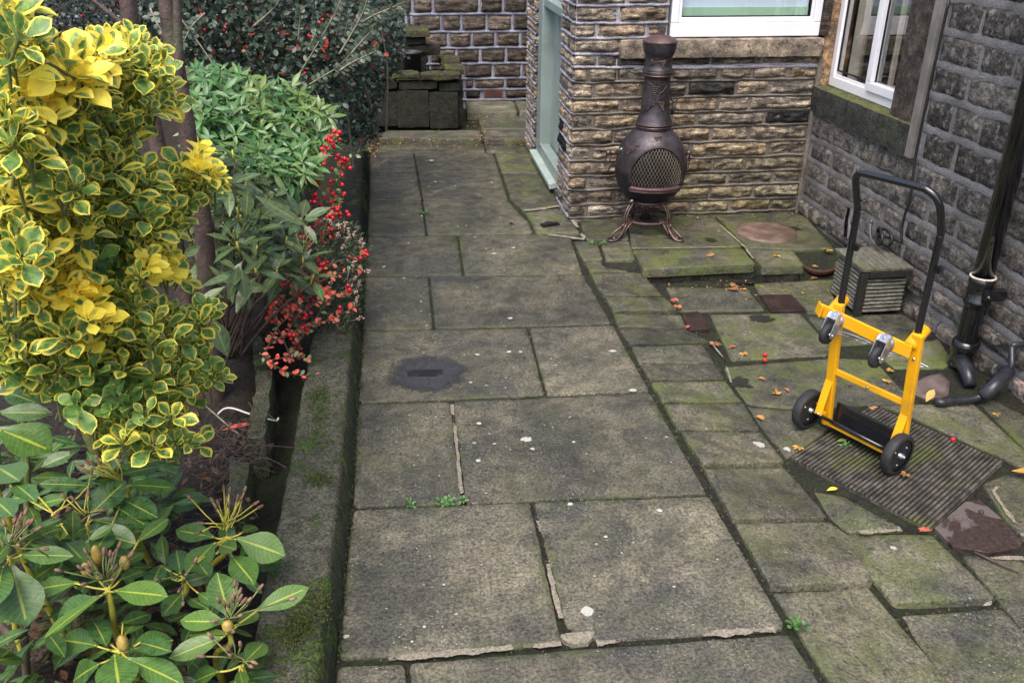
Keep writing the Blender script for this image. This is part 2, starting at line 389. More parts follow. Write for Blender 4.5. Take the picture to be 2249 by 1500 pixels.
M['seal'] = simple_mat('black_rubber', (.012, .012, .013), .5, bump=0)
def glass_mat(name, tint=(1, 1, 1)):
    m = bpy.data.materials.new(name); m.use_nodes = True; t = m.node_tree; t.nodes.clear()
    o = t.nodes.new('ShaderNodeOutputMaterial'); mx = t.nodes.new('ShaderNodeMixShader'); lw = t.nodes.new('ShaderNodeLayerWeight'); lw.inputs[0].default_value = .5; pw = t.nodes.new('ShaderNodeMath'); pw.operation = 'POWER'; pw.inputs[1].default_value = 3.0; fr = t.nodes.new('ShaderNodeMapRange'); fr.inputs[3].default_value = .17; fr.inputs[4].default_value = .9; t.links.new(lw.outputs['Facing'], pw.inputs[0]); t.links.new(pw.outputs[0], fr.inputs[0])
    a = t.nodes.new('ShaderNodeBsdfTransparent'); a.inputs[0].default_value = (*tint, 1); g = t.nodes.new('ShaderNodeBsdfGlossy'); g.inputs['Roughness'].default_value = .01
    t.links.new(fr.outputs[0], mx.inputs[0]); t.links.new(a.outputs[0], mx.inputs[1]); t.links.new(g.outputs[0], mx.inputs[2]); t.links.new(mx.outputs[0], o.inputs[0])
    return m
M['glass'] = glass_mat('window_glass')
M['blind'] = simple_mat('pale_blue_blind', (.60, .72, .84), .8, var=.02, sc=2, bump=.03)
M['hem'] = simple_mat('pale_green_hem', (.36, .56, .40), .7, var=.04, bump=.0)
M['curtain'] = simple_mat('beige_curtain', (.45, .42, .34), .9, var=.1, bump=.1)
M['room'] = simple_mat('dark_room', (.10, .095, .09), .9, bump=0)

# ------------------------------------------------------------------ ground
G0 = -0.11
def sheet(name, x0, x1, y0, y1, z, mat, res=.25, amp=0.0, kind='structure'):
    nx, ny = max(2, int((x1-x0)/res)), max(2, int((y1-y0)/res)); mb = MB()
    vs = []
    for j in range(ny+1):
        for i in range(nx+1):
            x, y = x0+(x1-x0)*i/nx, y0+(y1-y0)*j/ny
            zz = z(x, y) if callable(z) else z
            vs.append((x, y, zz + (amp*fbm((x, y, 3.1), 7, 4) if amp else 0)))
    fs = [(j*(nx+1)+i, j*(nx+1)+i+1, (j+1)*(nx+1)+i+1, (j+1)*(nx+1)+i) for j in range(ny) for i in range(nx)]
    mb.add(vs, fs); o = mb.build(name, mat); o['kind'] = kind; return o
sheet('ground', -60, 60, -40, 90, -.45, M['soil'], 20)

def slab(mb, pts, col, alg=.3, th=.07, gap=.0045, tilt=0.0, jit=.0035, rnd=.007, rc=.022):
    """one flagstone from its corner points (world); its near edge can stand proud by tilt"""
    P = np.array(pts, float); tilt *= .55
    if tilt:
        y0, y1 = P[:, 1].min(), P[:, 1].max(); P[:, 2] += tilt*(1-(P[:, 1]-y0)/(y1-y0+1e-6))
    A = .5*np.sum(P[:, 0]*np.roll(P[:, 1], -1)-np.roll(P[:, 0], -1)*P[:, 1])
    if A < 0: P = P[::-1]
    n = len(P); Q = []
    for i in range(n):                                    # round the corners a little, resample the sides
        a, b, c = P[i-1], P[i], P[(i+1) % n]
        r = min(rc, .3*np.linalg.norm(a-b), .3*np.linalg.norm(c-b))
        p1 = b+nrm(a-b)*r; p2 = b+nrm(c-b)*r
        Q += [p1, b*.5+(p1+p2)*.25, p2]
        e = P[(i+1) % n]; r2 = min(rc, .3*np.linalg.norm(e-b)); q2 = e+nrm(b-e)*r2; L = np.linalg.norm(q2-p2)
        k = int(L/.035)
        for j in range(1, k): Q.append(p2+(q2-p2)*j/k)
    Q = np.array(Q); m = len(Q)
    tg = np.roll(Q, -1, 0)-np.roll(Q, 1, 0); tg[:, 2] = 0; tg = nrm(tg); nn = np.stack([-tg[:, 1], tg[:, 0], np.zeros(m)], 1)  # inward
    J = np.array([fbm((q[0], q[1], q[2]+mb_seed[0]), 9, 3) for q in Q])*jit*1.6 + RNG.normal(0, jit*.1, m)
    mb_seed[0] += 3.7
    base = Q + nn*(gap+np.abs(J))[:, None]
    rings = [base+V(0, 0, -th), base+V(0, 0, -rnd), base+nn*rnd*.35+V(0, 0, -rnd*.32), base+nn*rnd*1.1+V(0, 0, 0)]
    vs = np.concatenate(rings); fs = []
    for k in range(3): fs += [(k*m+i, k*m+(i+1) % m, (k+1)*m+(i+1) % m, (k+1)*m+i) for i in range(m)]
    wmin = min(np.linalg.norm(P[i]-P[i-2]) for i in range(n))*.5 if n == 4 else .3
    wmin = min(wmin, abs(A)/max(np.linalg.norm(P[i]-P[i-1]) for i in range(n)))
    ins = min(.030, .16*wmin); k1 = len(vs); c0 = rings[1].mean(0); rad = nrm((c0-rings[1])*V(1, 1, 0)); rings[2] = rings[1]+rad*rnd*.4+V(0, 0, rnd*.68); rings[3] = rings[1]+rad*rnd*1.2+V(0, 0, rnd); vs = np.concatenate(rings); inner = rings[3]+rad*ins*(1+np.clip(J/jit, -1, 1)*.35)[:, None]
    cc = (*col, alg); PERIM.append((rings[1], nn))
    cen = inner.mean(0); more = [cen+(inner-cen)*f for f in (.8, .55, .3, .1)]
    vs = np.concatenate([vs, inner]); fs += [(3*m+i, 3*m+(i+1) % m, 4*m+(i+1) % m, 4*m+i) for i in range(m)]
    for k in range(4): fs += [((4+k)*m+i, (4+k)*m+(i+1) % m, (5+k)*m+(i+1) % m, (5+k)*m+i) for i in range(m)]
    fs += [(8*m+i, 8*m+(i+1) % m, 9*m) for i in range(m)]
    vs = np.concatenate([vs, *more, cen[None]])
    und = np.array([fbm((q[0]+mb_seed[0], q[1], 7), 3.5, 3) for q in vs[3*m:]])*.0025; vs[3*m:, 2] += und
    eg = np.clip(.35+1.3*np.array([fbm((q[0], q[1], 5.5), 3.2, 3) for q in base]), 0, 1)
    ce = [(col[0]*(1-.42*e), col[1]*(1-.36*e), col[2]*(1-.45*e), min(1, alg+.45*e)) for e in eg]
    mb.add(vs, fs, ce*4+[cc]*(5*m+1))
mb_seed = [0.0]; PERIM = []
def stonecol(k=1.0, warm=0.0):
    v = random.uniform(.72, 1.2)*k
    return (.103*v*(1+warm*.4), .098*v, .081*v*(1-warm*.5))
def poly(pts, z=0.0): return [at_z(p[0], p[1], p[2] if len(p) > 2 else z) for p in pts]

# main path, row by row
pm = MB()
LX = lambda y: float(np.interp(y, [300, 340, 430, 520, 605, 725, 885, 1113, 1450, 1800], [812, 811, 809, 805, 800, 795, 785, 771, 739, 705]))
rows = [
 [[(LX(318), 318), (1064, 318), (1067, 335), (LX(335), 335)], [(1064, 318), (1166, 318), (1166, 336), (1067, 335)]],
 [[(LX(335), 335), (908, 335), (917, 378), (LX(378), 378)], [(908, 335), (1084, 335), (1098, 377), (917, 378)]],
 [[(LX(378), 378), (917, 378), (927, 440), (LX(440), 440)], [(917, 378), (1098, 377), (1118, 441), (927, 440)]],
 [[(LX(440), 440), (927, 440), (937, 516), (LX(518), 518)], [(927, 440), (1118, 441), (1146, 472), (1163, 488), (1174, 513), (937, 516)]],
 [[(LX(518), 518), (1005, 517), (1018, 605), (LX(606), 606)], [(1005, 517), (1252, 513), (1282, 602), (1018, 605)]],
 [[(LX(606), 606), (942, 606), (953, 722), (LX(725), 725)], [(942, 606), (1282, 602), (1346, 711), (953, 722)]],
 [[(LX(725), 725), (1160, 719), (1199, 868), (LX(885), 885)], [(1160, 719), (1348, 713), (1430, 860), (1199, 868)]],
 [[(LX(885), 885), (992, 880), (1019, 1107), (LX(1113), 1113)], [(992, 880), (1430, 861), (1557, 1084), (1019, 1107)]],
 [[(LX(1116), 1116), (1168, 1100), (1236, 1398), (1232, 1416), (LX(1450), 1450)], [(1168, 1100), (1559, 1086), (1728, 1370), (1722, 1384), (1310, 1408), (1240, 1376)]],
 [[(LX(1458), 1458), (893, 1452), (930, 1790), (LX(1800), 1800)], [(893, 1452), (1310, 1418), (1735, 1388), (1800, 1490), (1960, 1780), (930, 1790)]]]
algs = [[.35, .3], [.2, .2], [.25, .2], [.5, .35], [.2, .35], [.3, .15], [.2, .2], [.3, .25], [.25, .3], [.3, .3]]
ks = [[.8, .8], [.85, .8], [.85, .9], [.95, .9], [.85, .95], [.95, .85], [.9, .95], [1, 1.0], [1.1, 1.0], [1.0, 1.1]]
for i, r in enumerate(rows):
    for j, s_ in enumerate(r): slab(pm, poly(s_), stonecol(ks[i][j]*1.06, .07), algs[i][j]*.55)
# the strip along the porch
for s_, a, k in [([(1086, 337), (1160, 337), (1172, 345), (1196, 381), (1101, 381)], .8, .95), ([(1101, 381), (1196, 381), (1222, 425), (1230, 452), (1150, 466), (1121, 440)], .75, .75),
                 ([(1150, 466), (1230, 456), (1268, 500), (1277, 512), (1176, 513), (1165, 488)], .75, .95)]:
    slab(pm, poly(s_), stonecol(k), a)
path = pm.build('path', M['flag']); path['kind'] = 'structure'

# upper patio by the house corner
um = MB()
UP_TH = .055
for s_, a, k in [([(1268, 470), (1374, 470), (1383, 527), (1284, 527)], .45, .75), ([(1376, 470), (1562, 468), (1632, 541), (1385, 546)], .6, .9),
                 ([(1564, 468), (1760, 462), (1836, 548), (1745, 548), (1640, 544)], .6, .85), ([(1385, 549), (1632, 545), (1664, 580), (1412, 592)], 1.0, 1.0),
                 ([(1641, 548), (1744, 550), (1770, 583), (1673, 586)], .95, .95), ([(1257, 529), (1312, 529), (1327, 571), (1279, 572)], .5, .95), ([(1314, 529), (1382, 529), (1398, 570), (1330, 571)], .5, .9)]:
    slab(um, poly(s_), stonecol(k), a, th=UP_TH)
up = um.build('patio', M['flag']); up['kind'] = 'structure'
# column of small setts stepping down to the lower yard
sm = MB(); zl, zr = -.008, -.085
setts = [([(1284, 576), (1400, 574), (1413, 596), (1297, 597)], .3, .75, 0), ([(1298, 599), (1414, 598), (1428, 622), (1308, 623)], .3, .8, 0), ([(1309, 626), (1432, 623), (1453, 649), (1327, 650)], .6, .8, .01),
 ([(1330, 653), (1460, 652), (1487, 681), (1347, 685)], .55, .95, .012), ([(1348, 690), (1497, 692), (1508, 722), (1358, 719)], .6, .9, .012), ([(1360, 723), (1509, 724), (1560, 752), (1383, 757)], .2, .75, .01),
 ([(1387, 762), (1542, 756), (1568, 797), (1405, 798)], .35, 1.0, .01), ([(1407, 801), (1570, 800), (1590, 832), (1427, 837)], .15, .75, .012), ([(1430, 841), (1592, 836), (1628, 883), (1455, 885)], .9, 1.35, .015),
 ([(1457, 889), (1632, 885), (1668, 945), (1490, 946)], .5, .95, .015), ([(1494, 949), (1670, 948), (1722, 1018), (1545, 1026)], .5, 1.05, .03), ([(1546, 1030), (1722, 1026), (1816, 1140), (1610, 1146)], .45, 1.05, .03),
 ([(1614, 1150), (1822, 1144), (1868, 1180), (1916, 1282), (1692, 1296)], .35, 1.0, .035), ([(1698, 1302), (1906, 1290), (2066, 1480), (2290, 1760), (1985, 1790), (1820, 1500)], .5, 1.15, .03)]
for s_, a, k, tl in setts:
    xs = [p[0] for p in s_]; ys = [p[1] for p in s_]
    pts = []
    for x, y in s_:
        le = min(abs(x-LXr) for LXr in [np.interp(y, [520, 605, 710, 860, 1085, 1370, 1480, 1790], [1270, 1300, 1345, 1430, 1555, 1700, 1770, 1965])])
        f = min(1, le/190.0); pts.append(at_z(x, y, zl+(zr-zl)*f))
    slab(sm, pts, stonecol(k, .04), a, th=.10, tilt=tl, gap=-.003, rc=.010)
# lower yard
low = [([(2152, 886), (2170, 872), (2249, 912), (2330, 965), (2330, 1010), (2249, 982)], .6, .8), ([(1463, 630), (1640, 634), (1680, 681), (1490, 684)], .25, .95), ([(1655, 622), (1832, 614), (1836, 648), (1747, 652), (1738, 646), (1668, 646)], .6, .85), ([(1744, 654), (1830, 650), (1845, 688), (1776, 688)], .6, .9),
 ([(1560, 690), (1757, 688), (1828, 766), (1816, 779), (1607, 791), (1580, 735)], .75, 1.1), ([(1772, 693), (1960, 700), (2002, 726), (1985, 750), (1826, 758)], .25, .75), ([(1925, 775), (1990, 754), (2062, 745), (2092, 792), (2078, 808), (1965, 808)], .9, 1.0),
 ([(1590, 806), (1832, 786), (1920, 790), (1987, 862), (1985, 884), (1735, 896), (1640, 888), (1602, 842)], .95, 1.05), ([(1636, 892), (1738, 901), (1822, 940), (1722, 1012), (1674, 944)], .4, .85),
 ([(1930, 890), (2135, 884), (2249, 987), (2290, 1025), (2249, 1030), (2207, 1006), (1990, 908)], .7, 1.0), ([(2160, 1062), (2205, 1042), (2290, 1030), (2300, 1190), (2249, 1185), (2205, 1135)], .3, .8),
 ([(1852, 1172), (2046, 1174), (2182, 1322), (1962, 1334), (1914, 1278)], .7, 1.25), ([(2112, 1218), (2190, 1222), (2300, 1232), (2320, 1420), (2249, 1385)], .4, 1.0), ([(1968, 1352), (2200, 1336), (2330, 1480), (2420, 1700), (2260, 1740), (2080, 1500)], .45, .95),
 ([(1786, 1078), (1852, 1090), (1984, 1164), (1862, 1170), (1822, 1138)], .7, .95), ([(1835, 700), (1850, 692), (1980, 690), (2030, 720), (2000, 724)], .3, .7)]
tl = [0, 0, 0, 0, 0, 0, 0, 0, 0, 0, 0, .04, 0, .03, .01, 0]
for (s_, a, k), q in zip(low, tl): slab(sm, poly(s_, G0), stonecol(k*1.05), a, tilt=q, gap=-.003, rc=.012)
for p4_ in ([(2.30, 1.78), (2.82, 1.78), (2.82, 2.62), (2.50, 2.58)], [(2.02, 1.0), (2.82, 1.0), (2.82, 1.72), (2.22, 1.74)], [(1.55, .5), (2.82, .5), (2.82, .95), (1.9, .95)]): slab(sm, [V(x, y, G0) for x, y in p4_], stonecol(.9), .4)
ly = sm.build('lower_yard', M['flag']); ly['kind'] = 'structure'
# raised terrace in front of the back wall
ZT = .06
tm = MB()
for s_, a, k, z in [([(846, 287), (1056, 286), (1060, 306), (830, 303)], .25, .95, ZT), ([(1058, 286), (1168, 286), (1168, 306), (1062, 306)], .2, .8, ZT), ([(1045, 252), (1168, 252), (1168, 284), (1056, 284)], .45, .95, ZT),
                    ([(1022, 222), (1128, 222), (1138, 246), (1024, 247)], .3, 1.5, ZT+.05), ([(1130, 222), (1170, 222), (1172, 246), (1140, 246)], .3, 1.35, ZT+.05), ([(1062, 307), (1168, 307), (1168, 317), (1064, 316)], .2, .8, .012)]:
    slab(tm, poly(s_, z), stonecol(k), a, th=.08)
te = tm.build('terrace', M['flag']); te['kind'] = 'structure'
# earth in the joints, and the gully along the kerb
def zj(x, y):
    if y > 8.1 and x > -.35: return ZT-.035
    if x < -.42: return -.11
    if x < -.30: return -.08
    if x < 1.12: return -.012
    xe = np.interp(y, [1.2, 4.0, 4.7, 4.75], [1.09, 1.11, 1.12, 1.15]); 
    if y > 4.72: return -.02 if (y > 4.78 or x < 1.2) else -.02-.115*(4.78-y)/.06
    return max(G0-.010, -.020-.20*(x-xe))
sheet('joint_earth', -.60, 3.0, .9, 10.2, zj, M['joint'], .06, .003)
# bed soil
def zb(x, y):
    e = min(1, max(0, (-.50-x)/.10)); return -.20 + e*(.24+.05*math.sin(y*2.1+x))
sheet('bed_soil', -9, -.36, 1.2, 12, zb, M['soil'], .07, .02)

# mortar left in some joints of the path
def mortar_strip(mb, pts, w_, z, h=.004, seg=.03):
    P = [at_z(p[0], p[1], z) for p in pts]; out = []
    for a, b in zip(P[:-1], P[1:]):
        k = max(2, int(np.linalg.norm(b-a)/seg))
        for i in range(k): out.append(a+(b-a)*i/k)
    out.append(P[-1]); out = np.array(out); tg = nrm(np.gradient(out, axis=0)); nn = np.stack([-tg[:, 1], tg[:, 0], 0*tg[:, 0]], 1)
    vs = []; m = len(out)
    for i, p in enumerate(out):
        ww = w_*(.55+.7*abs(fbm((p[0]+5, p[1], 1), 14, 3)))
        for u, dz in ((-1, -h*1.5), (-.5, h), (.5, h), (1, -h*1.5)): vs.append(p+nn[i]*(ww*u*1.25 + .006*fbm((p[0], p[1], u), 20, 2))+V(0, 0, .0045+abs(dz)*.15*(abs(u) < .8)))
    br_ = [max(.25, min(1, .8+1.6*fbm((q[0], q[1], 8), 5, 3))) for q in out]
    mb.add(vs, [(i*4+j, i*4+j+1, (i+1)*4+j+1, (i+1)*4+j) for i in range(m-1) for j in range(3)], [(1, 1, 1, a_*(1 if k in (1, 2) else .12)) for a_ in br_ for k in range(4)])
mm = MB()
mortar_strip(mm, [(790, 1450), (900, 1444), (1060, 1430), (1232, 1414)], .016, 0)
mortar_strip(mm, [(1310, 1414), (1500, 1398), (1700, 1384)], .017, 0)
mortar_strip(mm, [(1172, 1108), (1196, 1200), (1214, 1290), (1232, 1360)], .012, -.004)
mortar_strip(mm, [(993, 890), (1003, 980), (1014, 1085)], .009, -.005)
mortar_strip(mm, [(1152, 464), (1190, 460), (1232, 453)], .03, 0)
mortar_strip(mm, [(1236, 458), (1262, 492), (1284, 524)], .02, 0); mortar_strip(mm, [(1205, 517), (1284, 527)], .022, 0)
mortar_strip(mm, [(1566, 482), (1600, 512), (1636, 544), (1664, 584)], .011, 0); mortar_strip(mm, [(1385, 547), (1500, 546), (1632, 543)], .007, 0)
mortar_strip(mm, [(1888, 1171), (1980, 1166)], .014, G0+.02); mortar_strip(mm, [(2118, 1222), (2190, 1226), (2249, 1228)], .014, G0)
mortar_strip(mm, [(2205, 1062), (2180, 1080), (2249, 1180)], .012, G0)
mortar_strip(mm, [(1560, 752), (1590, 790), (1606, 842)], .006, G0)
P = at_z(1270, 1402, 0)
mm.add([P+V(math.cos(t)*(.045+.012*math.sin(3*t)), math.sin(t)*(.03+.008*math.cos(2*t)), z_) for z_ in (-.02, .004) for t in np.linspace(0, 6.28, 14, endpoint=False)], [(i, (i+1) % 14, 14+(i+1) % 14, 14+i) for i in range(14)]+[tuple(range(14, 28))], smooth=False)
mo = mm.build('joint_mortar', decal_mat('crumbling_mortar', (.11, .095, .07), (.30, .26, .20), .9, 70, .42, .62)); mo['kind'] = 'structure'
# ------------------------------------------------------------------ kerb, edging
km = MB()
KY = np.arange(1.2, 7.95, .05); xk = np.interp(KY, [1.2, 1.9, 2.65, 3.34, 4.07, 4.8, 5.5, 6.4, 7.6], [-.232, -.207, -.178, -.165, -.151, -.143, -.132, -.124, -.126])
prof = [(0, -.05), (-.004, .02), (-.012, .105), (-.028, .122), (-.07, .126), (-.13, .124), (-.185, .12), (-.2, .105), (-.203, 0), (-.205, -.2)]
vs = []
for y, x in zip(KY, xk):
    for j, (dx, dz) in enumerate(prof):
        a = .007*fbm((x+dx, y, dz), 8, 4)+.004*fbm((x+dx, y, dz), 28, 3); vs.append((x+dx-.012*(j > 1)+a*(dz < .11), y, dz+a*(dz > .09)))
n = len(prof); kcol = []
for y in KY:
    f = float(np.interp(y, [3.4, 4.6, 5.4], [1, .55, .22])); kcol += [(f*(.34 if 0 < j < 3 else 1)*(1-.1*(1-f)), f*(.40 if 0 < j < 3 else 1), f*(.26 if 0 < j < 3 else .85), 1) for j in range(len(prof))]  # far end darkened in the colour for its shade as well as wet moss
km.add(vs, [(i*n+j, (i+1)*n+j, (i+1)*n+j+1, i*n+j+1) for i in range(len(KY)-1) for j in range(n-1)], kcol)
km.add([vs[i] for i in range(n)], [tuple(range(n))]); 
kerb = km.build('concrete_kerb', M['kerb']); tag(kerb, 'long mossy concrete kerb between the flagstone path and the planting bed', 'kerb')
def rough_block(mb, c, size, ax=None, amp=.008, res=.03, col=(1, 1, 1, 1), mi=0, seed=0.0):
    """stone block with slightly uneven faces"""
    ax = np.eye(3) if ax is None else np.asarray(ax, float); c = np.asarray(c, float); h = np.asarray(size, float)/2
    for a in range(3):
        b, d = (a+1) % 3, (a+2) % 3
        nb, nd = max(2, int(2*h[b]/res)), max(2, int(2*h[d]/res))
        for sg in (-1, 1):
            vs = []
            for i in range(nb+1):
                for j in range(nd+1):
                    l = np.zeros(3); l[a] = sg*h[a]; l[b] = -h[b]+2*h[b]*i/nb; l[d] = -h[d]+2*h[d]*j/nd
                    # round the arrises
                    r = min(.012, h.min()*.5); q = np.clip(l, -(h-r), h-r); o = l-q; no = np.linalg.norm(o)
                    if no > 1e-9: l = q+o/no*min(r, no)
                    w_ = c+ax[0]*l[0]+ax[1]*l[1]+ax[2]*l[2]
                    w_ = w_+ (ax[0]*l[0]/h[0]+ax[1]*l[1]/h[1]+ax[2]*l[2]/h[2])*amp*fbm((w_[0]+seed, w_[1], w_[2]), 13, 4)
                    vs.append(w_)
            fs = []
            for i in range(nb):
                for j in range(nd):
                    f = (i*(nd+1)+j, i*(nd+1)+j+1, (i+1)*(nd+1)+j+1, (i+1)*(nd+1)+j); fs.append(f if sg < 0 else f[::-1])
            mb.add(vs, fs, col, mi)
for k, (p1, p2, lab) in enumerate([((598, 812, .08), (580, 962, .08), 'mossy upright edging stone along the bed, below the red berried sprig'),
                                   ((548, 1012, .09), (530, 1110, .09), 'short edging stone with a moss cap beside the dry tangled stems'),
                                   ((560, 700, .08), (592, 800, .08), 'dark edging stone hidden under the red leaved sprigs')]):
    a = at_z(*p1); b = at_z(*p2); d = b-a; d[2] = 0; L = np.linalg.norm(d); d = d/L
    mb = MB(); rough_block(mb, (a+b)/2+V(-.03, 0, -.13), (L, .07, .27), (d, V(-d[1], d[0], 0), V(0, 0, 1)), .01, .03, seed=k*3.0)
    tag(mb.build('edging_stone', M['edging']), lab, 'edging stone', 'stones edging the planting bed')
# low olive stone at the near corner of the bed
mb = MB(); a = at_z(20, 1420, .0); rough_block(mb, a+V(.02, .0, -.09), (.62, .22, .26), None, .012, .04)
tag(mb.build('bed_corner_stone', M['coping']), 'flat olive stone at the near left corner under the big rhododendron leaves', 'edging stone')

# ------------------------------------------------------------------ walls
def stone(mb, O, U, N, u0, u1, z0, z1, col, bulge, rough, seed, res=.012, fz=24, fu=7, edge=-.011):
    nu, nv = max(4, int((u1-u0)/res)), max(4, int((z1-z0)/res)); vs = []; Z = V(0, 0, 1)
    for j in range(nv+1):
        for i in range(nu+1):
            u = u0+(u1-u0)*i/nu; z = z0+(z1-z0)*j/nv
            du = min(u-u0, u1-u); dz = min(z-z0, z1-z); e = max(0.0, min(1, min(du, dz)/.02))
            n1 = noise.fractal(Vector((u*fu+seed, z*fz, seed*.7)), .55, 2.1, 5); n1 = n1*.8-.5*max(0, .28-abs(noise.noise(Vector((u*5+seed, z*30+seed, 2)))))
            dep = edge + (bulge-edge)*math.sqrt(e) + rough*n1*e
            ju = .009*noise.noise(Vector((u*12, z*30, seed)))*(1-e); jz = .009*noise.noise(Vector((u*18, seed, z*10)))*(1-e)
            vs.append(O+U*(u+ju)+Z*(z+jz)+N*dep)
    fs = [(j*(nu+1)+i, j*(nu+1)+i+1, (j+1)*(nu+1)+i+1, (j+1)*(nu+1)+i) for j in range(nv) for i in range(nu)]
    mb.add(vs, fs, (*col, 1))
def mortar_sheet(mb, O, U, N, u0, u1, z0, z1, dep, mi, res=.05, amp=.004):
    nu, nv = max(2, int((u1-u0)/res)), max(2, int((z1-z0)/res)); Z = V(0, 0, 1); vs = []
    for j in range(nv+1):
        for i in range(nu+1):
            u = u0+(u1-u0)*i/nu; z = z0+(z1-z0)*j/nv; vs.append(O+U*u+Z*z+N*(dep+amp*noise.noise(Vector((u*9, z*9, 2.2)))))
    mb.add(vs, [(j*(nu+1)+i, j*(nu+1)+i+1, (j+1)*(nu+1)+i+1, (j+1)*(nu+1)+i) for j in range(nv) for i in range(nu)], (1, 1, 1, 1), mi)
def ribbon(mb, O, U, N, a, b, half, dep, h, mi, wob=.004, seg=.03, seed=0.0):
    """raised line of pointing from (u,z) a to b"""
    a = np.array(a, float); b = np.array(b, float); L = np.linalg.norm(b-a); k = max(2, int(L/seg)); d = (b-a)/L; pn = np.array([-d[1], d[0]]); vs = []; Z = V(0, 0, 1)
    for i in range(k+1):
        p = a+(b-a)*i/k; o = wob*noise.noise(Vector((p[0]*7, p[1]*7, seed)))+wob*.5*noise.noise(Vector((p[0]*26, p[1]*26, seed)))
        hw = half*(1+.3*noise.noise(Vector((p[0]*18, p[1]*18, 9+seed))))
        for s_, q in ((-1, 0), (-.6, h), (.6, h), (1, 0)):
            c = p+pn*(o+s_*hw); vs.append(O+U*c[0]+Z*c[1]+N*(dep+q))
    mb.add(vs, [(i*4+j, i*4+j+1, (i+1)*4+j+1, (i+1)*4+j) for i in range(k) for j in range(3)], (1, 1, 1, 1), mi)

house = thing('stone_house', 'brown stone house with white window frames and a sage green porch door', 'house', (2.85, 5.65, 0))
YW, XR = 5.644, 2.848
ZL = [-.13, .019, .108, .208, .301, .402, .507, .61, .706, .803, .905, .994, 1.076, 1.171, 1.258, 1.36, 1.46, 1.56, 1.67, 1.78, 1.9, 2.02, 2.14, 2.26, 2.38, 2.5]
UF0 = 1.216
rowy = {0: 485, 1: 466, 2: 436, 3: 404, 4: 372, 5: 338, 6: 303, 7: 270, 8: 235, 9: 200, 10: 166, 11: 135, 12: 103, 13: 68, 14: 35}
zj3 = {14: [560, 850], 13: [430, 725, 870, 1200, 1500], 12: [620, 860, 1150, 1420], 11: [435, 548, 800, 1100, 1400], 10: [380, 550, 870, 1145, 1345, 1560], 9: [410, 690, 960, 1250, 1440], 8: [570, 800, 1140, 1330], 7: [410, 720, 1015, 1415], 6: [530, 830, 1100, 1320],
       5: [400, 700, 980, 1430], 4: [580, 850, 1110, 1295], 3: [375, 640, 900, 1195, 1460], 2: [530, 800, 1090, 1345], 1: [370, 680, 980, 1210, 1445], 0: [500, 800, 1085, 1350]}
fw = MB(); O = V(UF0, YW, 0); U = V(1, 0, 0); N = V(0, -1, 0); UMAX = XR-UF0
SILL_F = (1.495, 2.83, 1.05, 1.165)
def tan_col(z, u):
    v = random.uniform(.6, 1.35); y = max(0, .55-z)*.5*(u > .5); h = random.uniform(-.12, .14)
    return (.215*v*(1+h*.6), .187*v+.02*y, .152*v*(1-h*.8)*(1-.7*y))
for k in range(len(ZL)-1):
    z0, z1 = ZL[k], ZL[k+1]
    if k in zj3: us = [0]+[float(at_y(1150+x/2.678, rowy[k], YW)[0]-UF0) for x in zj3[k]]+[UMAX-.012]
    else:
        us = [0]
        while us[-1] < UMAX-.3: us.append(us[-1]+random.uniform(.14, .34))
        us.append(UMAX-.012)
    hm = .008
    for i in range(len(us)-1):
        u0, u1 = us[i], us[i+1]; x0, x1 = u0+UF0, u1+UF0; za, zb_ = z0+hm, z1-hm
        wl, wr = 1.80, 2.86                                         # window opening and sill
        if z0 > 1.165-.05 and x1 > wl:
            if x0 > wl-.06: continue
            u1 = wl-UF0
        elif z1 > 1.05 and z0 < 1.16 and x1 > SILL_F[0]:
            if x0 > SILL_F[0]-.05:
                if z0 > 1.0: continue
                zb_ = min(zb_, 1.046)
            else: u1 = min(u1, SILL_F[0]-UF0)
        c = tan_col(z0, u0)
        if k == 7 and i == 4: c = (.018, .019, .021)
        if k == 9 and i == 3: c = (.035, .034, .034)
        if k == 0: c = tuple(x*.5 for x in c)
        stone(fw, O, U, N, u0+hm*(i > 0), u1-hm, za, zb_, c, random.uniform(.006, .02), .030, k*7.3+i*1.9)
        if i > 0: ribbon(fw, O, U, N, (u0, z0+.004), (u0, zb_), .0065, -.010, .010, 2 if z0 > .95 else 1, seed=k+i*.3)
    if k > 0:
        ue = UMAX if not (1.165 < z0) else 1.80-UF0
        if 1.05 < z0 < 1.165: ue = SILL_F[0]-UF0
        pale = z0 > .93
        ribbon(fw, O, U, N, (-.004, z0), (ue, z0), .0095 if pale else .007, -.006, .013, 2 if pale else 1, .009, seed=k*.77)
ribbon(fw, O, U, N, (1.60-UF0, .985), (UMAX, .985), .013, -.004, .012, 2)
mortar_sheet(fw, O, U, N, 0, UMAX, -.2, 1.05, -.005, 1); mortar_sheet(fw, O, U, N, 0, 1.8-UF0, 1.05, 2.5, -.005, 2)
# corner strip of pointing against the side wall
ribbon(fw, V(XR-.012, YW-.012, 0), nrm(V(1, -1, 0)), nrm(V(-1, -1, 0)), (0, -.1), (0, 1.04), .016, -.004, .01, 1, .004)
fw.build('wall', [M['front_stone'], M['mortar_tan'], M['mortar_pale']], house)
